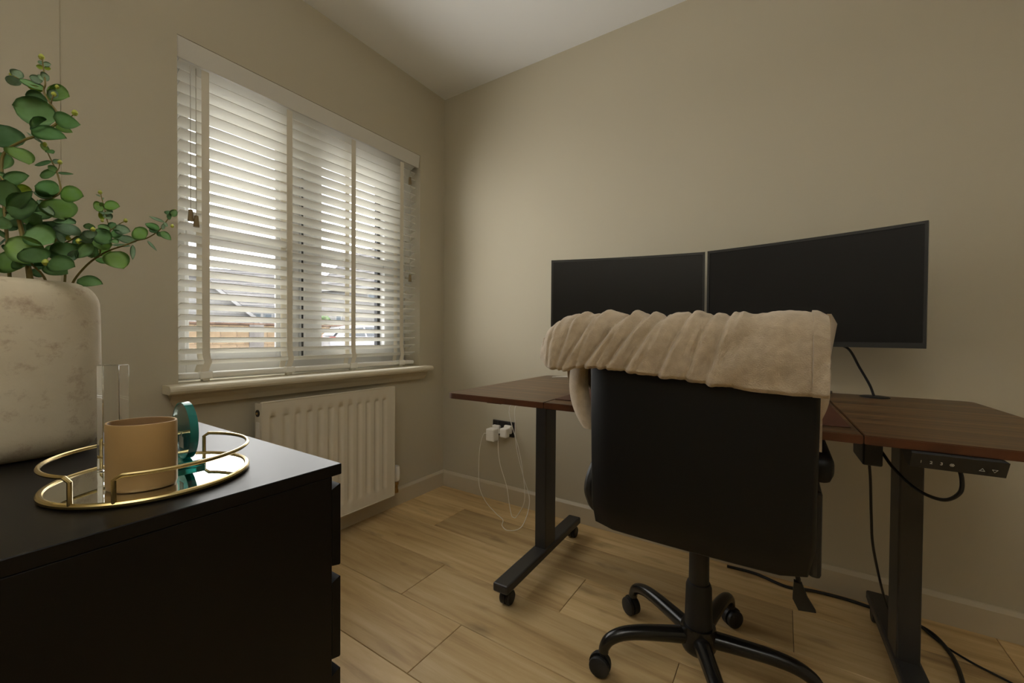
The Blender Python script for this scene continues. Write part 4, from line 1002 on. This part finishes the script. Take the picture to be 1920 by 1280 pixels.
def house(name_label, c_left, c_right, depth_back, eave, ridge, gable_side, wins, roofrows=True):
    """box house whose front runs from c_left to c_right (ground points), roof slopes to the front"""
    a = Vector(c_left); b = Vector(c_right); a.z = b.z = GZ; X = (b - a).normalized(); L = (b - a).length; N_ = Vector((-X.y, X.x, 0))
    if N_.dot(CAM - a) > 0: N_ = -N_                     # away from the viewer
    root = thing('house', name_label, 'house', a)
    P = lambda x, y, z: a + X * x + N_ * y + Vector((0, 0, z))
    D = depth_back
    vs = [P(0, 0, 0), P(L, 0, 0), P(L, D, 0), P(0, D, 0), P(0, 0, eave), P(L, 0, eave), P(L, D, eave), P(0, D, eave), P(0, D / 2, ridge), P(L, D / 2, ridge)]
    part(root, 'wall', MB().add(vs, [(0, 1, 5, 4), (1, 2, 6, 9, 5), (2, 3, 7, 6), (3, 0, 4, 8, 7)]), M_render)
    ov = .35; sl = (ridge - eave) / (D / 2)
    # tile courses: overlapping strips with their own edge
    nrow = 12
    for k in range(nrow):
        t0, t1 = k / nrow, (k + 1) / nrow
        y0 = -ov + (D / 2 + ov) * t0; y1 = -ov + (D / 2 + ov) * t1 + .12
        z0 = eave + sl * y0 + .12; z1 = eave + sl * y1 + .06
        q = [P(-ov, y0, z0), P(L + ov, y0, z0), P(L + ov, y1, z1), P(-ov, y1, z1), P(-ov, y0, z0 - .07), P(L + ov, y0, z0 - .07), P(L + ov, y1, z1 - .07), P(-ov, y1, z1 - .07)]
        part(root, 'tile_course', MB().add(q, [(0, 1, 2, 3), (4, 5, 1, 0), (7, 6, 5, 4), (5, 6, 2, 1), (4, 0, 3, 7)]), M_tiles)
    q = [P(-ov, D / 2, ridge + .12), P(L + ov, D / 2, ridge + .12), P(L + ov, D + ov, eave - sl * ov + .1), P(-ov, D + ov, eave - sl * ov + .1)]
    q += [p - Vector((0, 0, .1)) for p in q]
    part(root, 'rear_roof', MB().add(q, [(0, 1, 2, 3), (7, 6, 5, 4), (0, 4, 5, 1), (2, 6, 7, 3), (1, 5, 6, 2), (0, 3, 7, 4)]), M_tiles)
    ez = eave - sl * ov
    q = [P(-ov, -ov - .03, ez - .14), P(L + ov, -ov - .03, ez - .14), P(L + ov, -ov - .03, ez + .06), P(-ov, -ov - .03, ez + .06)]
    q += [p + N_ * .06 for p in q]
    part(root, 'fascia', MB().add(q, [(0, 1, 2, 3), (7, 6, 5, 4), (0, 4, 5, 1), (2, 6, 7, 3), (1, 5, 6, 2), (0, 3, 7, 4)]), M_fascia)
    for s in (0, 1):
        x = -ov if s == 0 else L + ov - .06
        q = [P(x, -ov, ez - .12), P(x, -ov, ez + .14), P(x, D / 2, ridge + .2), P(x, D / 2, ridge - .06)]; q += [p + X * .06 for p in q]
        part(root, 'bargeboard', MB().add(q, [(0, 1, 2, 3), (7, 6, 5, 4), (0, 4, 5, 1), (2, 6, 7, 3), (1, 5, 6, 2), (0, 3, 7, 4)]), M_fascia)
    for (x0, x1, z0, z1) in wins:
        def slab(x0, x1, z0, z1, y0, y1):
            q = [P(x0, y0, z0), P(x1, y0, z0), P(x1, y0, z1), P(x0, y0, z1), P(x0, y1, z0), P(x1, y1, z0), P(x1, y1, z1), P(x0, y1, z1)]
            return MB().add(q, [(0, 1, 2, 3), (7, 6, 5, 4), (0, 4, 5, 1), (2, 6, 7, 3), (1, 5, 6, 2), (0, 3, 7, 4)])
        wn_ = part(root, 'window', slab(x0, x1, z0, z1, -.04, .02), M_fascia)
        nx = max(1, round((x1 - x0) / .8)); ww = (x1 - x0) / nx
        for k in range(nx): part(wn_, 'pane', slab(x0 + k * ww + .09, x0 + (k + 1) * ww - .09, z0 + .09, z1 - .09, -.05, -.03), M_farglass)
    return root
# long house behind the left half of the window
hl = at(372, 640, 34); hr = at(590, 640, 38)
house('long grey-roofed white house seen through the left window pane', hl, hr, 8.0, 3.7, 6.9, 0, [(3.7, 6.1, 2.05, 2.95), (8.7, 9.2, 1.9, 2.8)])
# lower gabled wing nearer on the left, end gable turned to us
gl = at(330, 640, 26); gr = at(474, 640, 29)
a = Vector((gl.x, gl.y, GZ)); b = Vector((gr.x, gr.y, GZ)); X = (b - a).normalized(); L = (b - a).length; N_ = Vector((-X.y, X.x, 0))
if N_.dot(CAM - a) > 0: N_ = -N_
gb = thing('house', 'lower white house whose gable slopes down to the right, behind the left pane', 'house', a)
P = lambda x, y, z: a + X * x + N_ * y + Vector((0, 0, z))
ap, ev, xa_ = 5.1, 2.35, L * .22
vs = [P(0, 0, 0), P(L, 0, 0), P(L, 0, ev), P(xa_, 0, ap), P(0, 0, ap - .6), P(0, 6, 0), P(L, 6, 0), P(L, 6, ev), P(xa_, 6, ap), P(0, 6, ap - .6)]
part(gb, 'wall', MB().add(vs, [(0, 1, 2, 3, 4), (1, 6, 7, 2), (9, 8, 7, 6, 5), (5, 0, 4, 9)]), M_render)
def roof_slab(root, x0, z0, x1, z1, mt, y0, y1, th, nm):
    q = [P(x0, y0, z0), P(x1, y0, z1), P(x1, y1, z1), P(x0, y1, z0)]; q += [p + Vector((0, 0, th)) for p in q]
    return part(root, nm, MB().add(q, [(3, 2, 1, 0), (4, 5, 6, 7), (0, 1, 5, 4), (1, 2, 6, 5), (2, 3, 7, 6), (3, 0, 4, 7)]), mt)
sl = (ap - ev) / (L - xa_)
roof_slab(gb, xa_, ap + .02, L + .5, ev - sl * .5 + .02, M_tiles, -.35, 6.2, .10, 'roof')
roof_slab(gb, xa_, ap + .02, -.6, ap - .8, M_tiles, -.35, 6.2, .10, 'roof')
roof_slab(gb, xa_, ap - .22, L + .5, ev - sl * .5 - .22, M_fascia, -.42, -.34, .26, 'bargeboard')
# white house behind the right half
hl = at(600, 640, 30); hr = at(745, 640, 27)
house('white rendered house with small gable seen through the right window pane', hl, hr, 7.5, 4.6, 7.8, 0, [(4.6, 5.4, 3.35, 4.25), (1.6, 2.2, 1.7, 2.5)])
# shrub by that house
c = at(612, 600, 26); c.z = GZ
sh_ = thing('shrub', 'small green shrub in front of the white house beyond the wall', 'shrub', c)
mbs = MB()
for k in range(40):
    t = random.uniform(0, 6.28); rr = random.uniform(0, .42); zz = random.uniform(.2, 2.15); p = c + Vector((rr * math.cos(t), rr * math.sin(t), zz))
    mbs.lathe([(.0, -.16), (.14, -.08), (.17, .02), (.10, .13), (.0, .18)], p, 7)
part(sh_, 'foliage', mbs, M_hedge); part(sh_, 'trunk', MB().tube([c, c + Vector((0, 0, 1.2))], .05, 6), M_coping)
# parked white hatchback, tail towards us on the left
cdir = Vector((CR.x, CR.y, 0)).normalized(); cdir = Matrix.Rotation(math.radians(42), 3, 'Z') @ cdir           # nose direction
car_c = at(622, 640, 16.0) + cdir * 1.9 + Vector((-cdir.y, cdir.x, 0)) * .74; car_c.z = GZ
car = thing('hatchback_car', 'white hatchback with red tail lamp parked by the block wall', 'car', car_c)
cy_ = Vector((-cdir.y, cdir.x, 0))
CPT = lambda x, y, z: car_c + cdir * x + cy_ * y + Vector((0, 0, z))
sec = [(-2.0, .45, .55, .70), (-1.98, .45, .95, .80), (-1.85, .30, 1.00, .84), (-1.2, .25, .98, .86), (0, .24, .95, .87), (1.0, .24, .93, .86), (1.6, .28, .88, .83), (1.98, .40, .72, .72), (2.05, .45, .60, .6)]
vs = []; fs = []; K = 12
for x, zb2, zt2, hw in sec:
    for k in range(K):
        t = 2 * math.pi * k / K + math.pi / K; c_, s2 = math.cos(t), math.sin(t)
        vs.append(CPT(x, hw * math.copysign(abs(c_) ** .45, c_), (zb2 + zt2) / 2 + (zt2 - zb2) / 2 * math.copysign(abs(s2) ** .5, s2)))
for i in range(len(sec) - 1):
    for k in range(K): fs.append((i * K + k, i * K + (k + 1) % K, (i + 1) * K + (k + 1) % K, (i + 1) * K + k))
fs += [tuple(range(K)), tuple((len(sec) - 1) * K + k for k in range(K))]
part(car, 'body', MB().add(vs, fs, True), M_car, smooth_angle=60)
cab = [(-1.78, .98), (-1.45, 1.36), (-1.0, 1.46), (-.2, 1.49), (.35, 1.42), (1.15, .95)]
def cabin(inset, dz, names):
    vs = []; n = len(cab)
    for s in (-1, 1):
        for x, z in cab: vs.append(CPT(x, s * (.80 - inset - .22 * max(0, (z - .95) / .55)), z + dz))
    f = [tuple(range(n)), tuple(range(2 * n - 1, n - 1, -1))] + [(i, i + 1, n + i + 1, n + i) for i in range(n - 1)] + [(0, n, 2 * n - 1, n - 1)]
    return MB().add(vs, f)
part(car, 'cabin', cabin(0, 0, 0), M_car)
def side_glass(pts, s, off=.012):
    q = [CPT(x, s * (.80 - .22 * max(0, (z - .95) / .55) + off), z) for x, z in pts]; q2 = [CPT(x, s * (.80 - .22 * max(0, (z - .95) / .55) - .01), z) for x, z in pts]; n = len(pts)
    return MB().add(q + q2, [tuple(range(n)), tuple(range(2 * n - 1, n - 1, -1))] + [(i, (i + 1) % n, n + (i + 1) % n, n + i) for i in range(n)])
for s in (-1, 1):
    part(car, 'side_window', side_glass([(-1.45, 1.04), (-1.25, 1.33), (-.62, 1.39), (-.58, 1.02)], s), M_carglass)
    part(car, 'side_window', side_glass([(-.50, 1.02), (-.54, 1.40), (.0, 1.41), (.30, 1.36), (.88, 1.01)], s), M_carglass)
    part(car, 'tail_lamp', MB().box(-.10, .16, -.05, .05, -.09, .10, .03).xf(Matrix.Translation(CPT(-1.90, s * .74, .90)) @ Matrix.Rotation(math.atan2(cdir.y, cdir.x), 4, 'Z')), M_tail)
    for wx_ in (-1.25, 1.30):
        Mw = Matrix.Translation(CPT(wx_, s * .80, .31)) @ Matrix.Rotation(math.atan2(cdir.y, cdir.x), 4, 'Z')
        wh = part(car, 'wheel', MB().lathe([(.0, -.09), (.27, -.09), (.31, -.06), (.31, .06), (.27, .09), (.0, .09)], (0, 0, 0), 20, 'y').xf(Mw), M_tyre)
        part(wh, 'hub_cap', MB().lathe([(.0, -.1), (.19, -.1), (.20, .1), (.0, .1)], (0, 0, 0), 12, 'y').xf(Mw), M_alloy)
q = [CPT(x, yy, z) for x, z, yy in ((-1.80, 1.02, -.68), (-1.80, 1.02, .68), (-1.50, 1.34, .56), (-1.50, 1.34, -.56))]; q += [p - cdir * .03 + Vector((0, 0, .02)) for p in q]
part(car, 'rear_window', MB().add(q, [(0, 1, 2, 3), (7, 6, 5, 4), (0, 4, 5, 1), (2, 6, 7, 3), (1, 5, 6, 2), (0, 3, 7, 4)]), M_carglass)
q = [CPT(x, yy, z) for x, z, yy in ((.42, 1.39, -.56), (.42, 1.39, .56), (1.05, 1.01, .70), (1.05, 1.01, -.70))]; q += [p + cdir * .02 + Vector((0, 0, .03)) for p in q]
part(car, 'windscreen', MB().add(q, [(0, 1, 2, 3), (7, 6, 5, 4), (0, 4, 5, 1), (2, 6, 7, 3), (1, 5, 6, 2), (0, 3, 7, 4)]), M_carglass)
part(car, 'door_mirror', MB().box(-.10, .10, -.08, .08, -.07, .07, .02).xf(Matrix.Translation(CPT(.72, -.92, 1.04))), M_car)
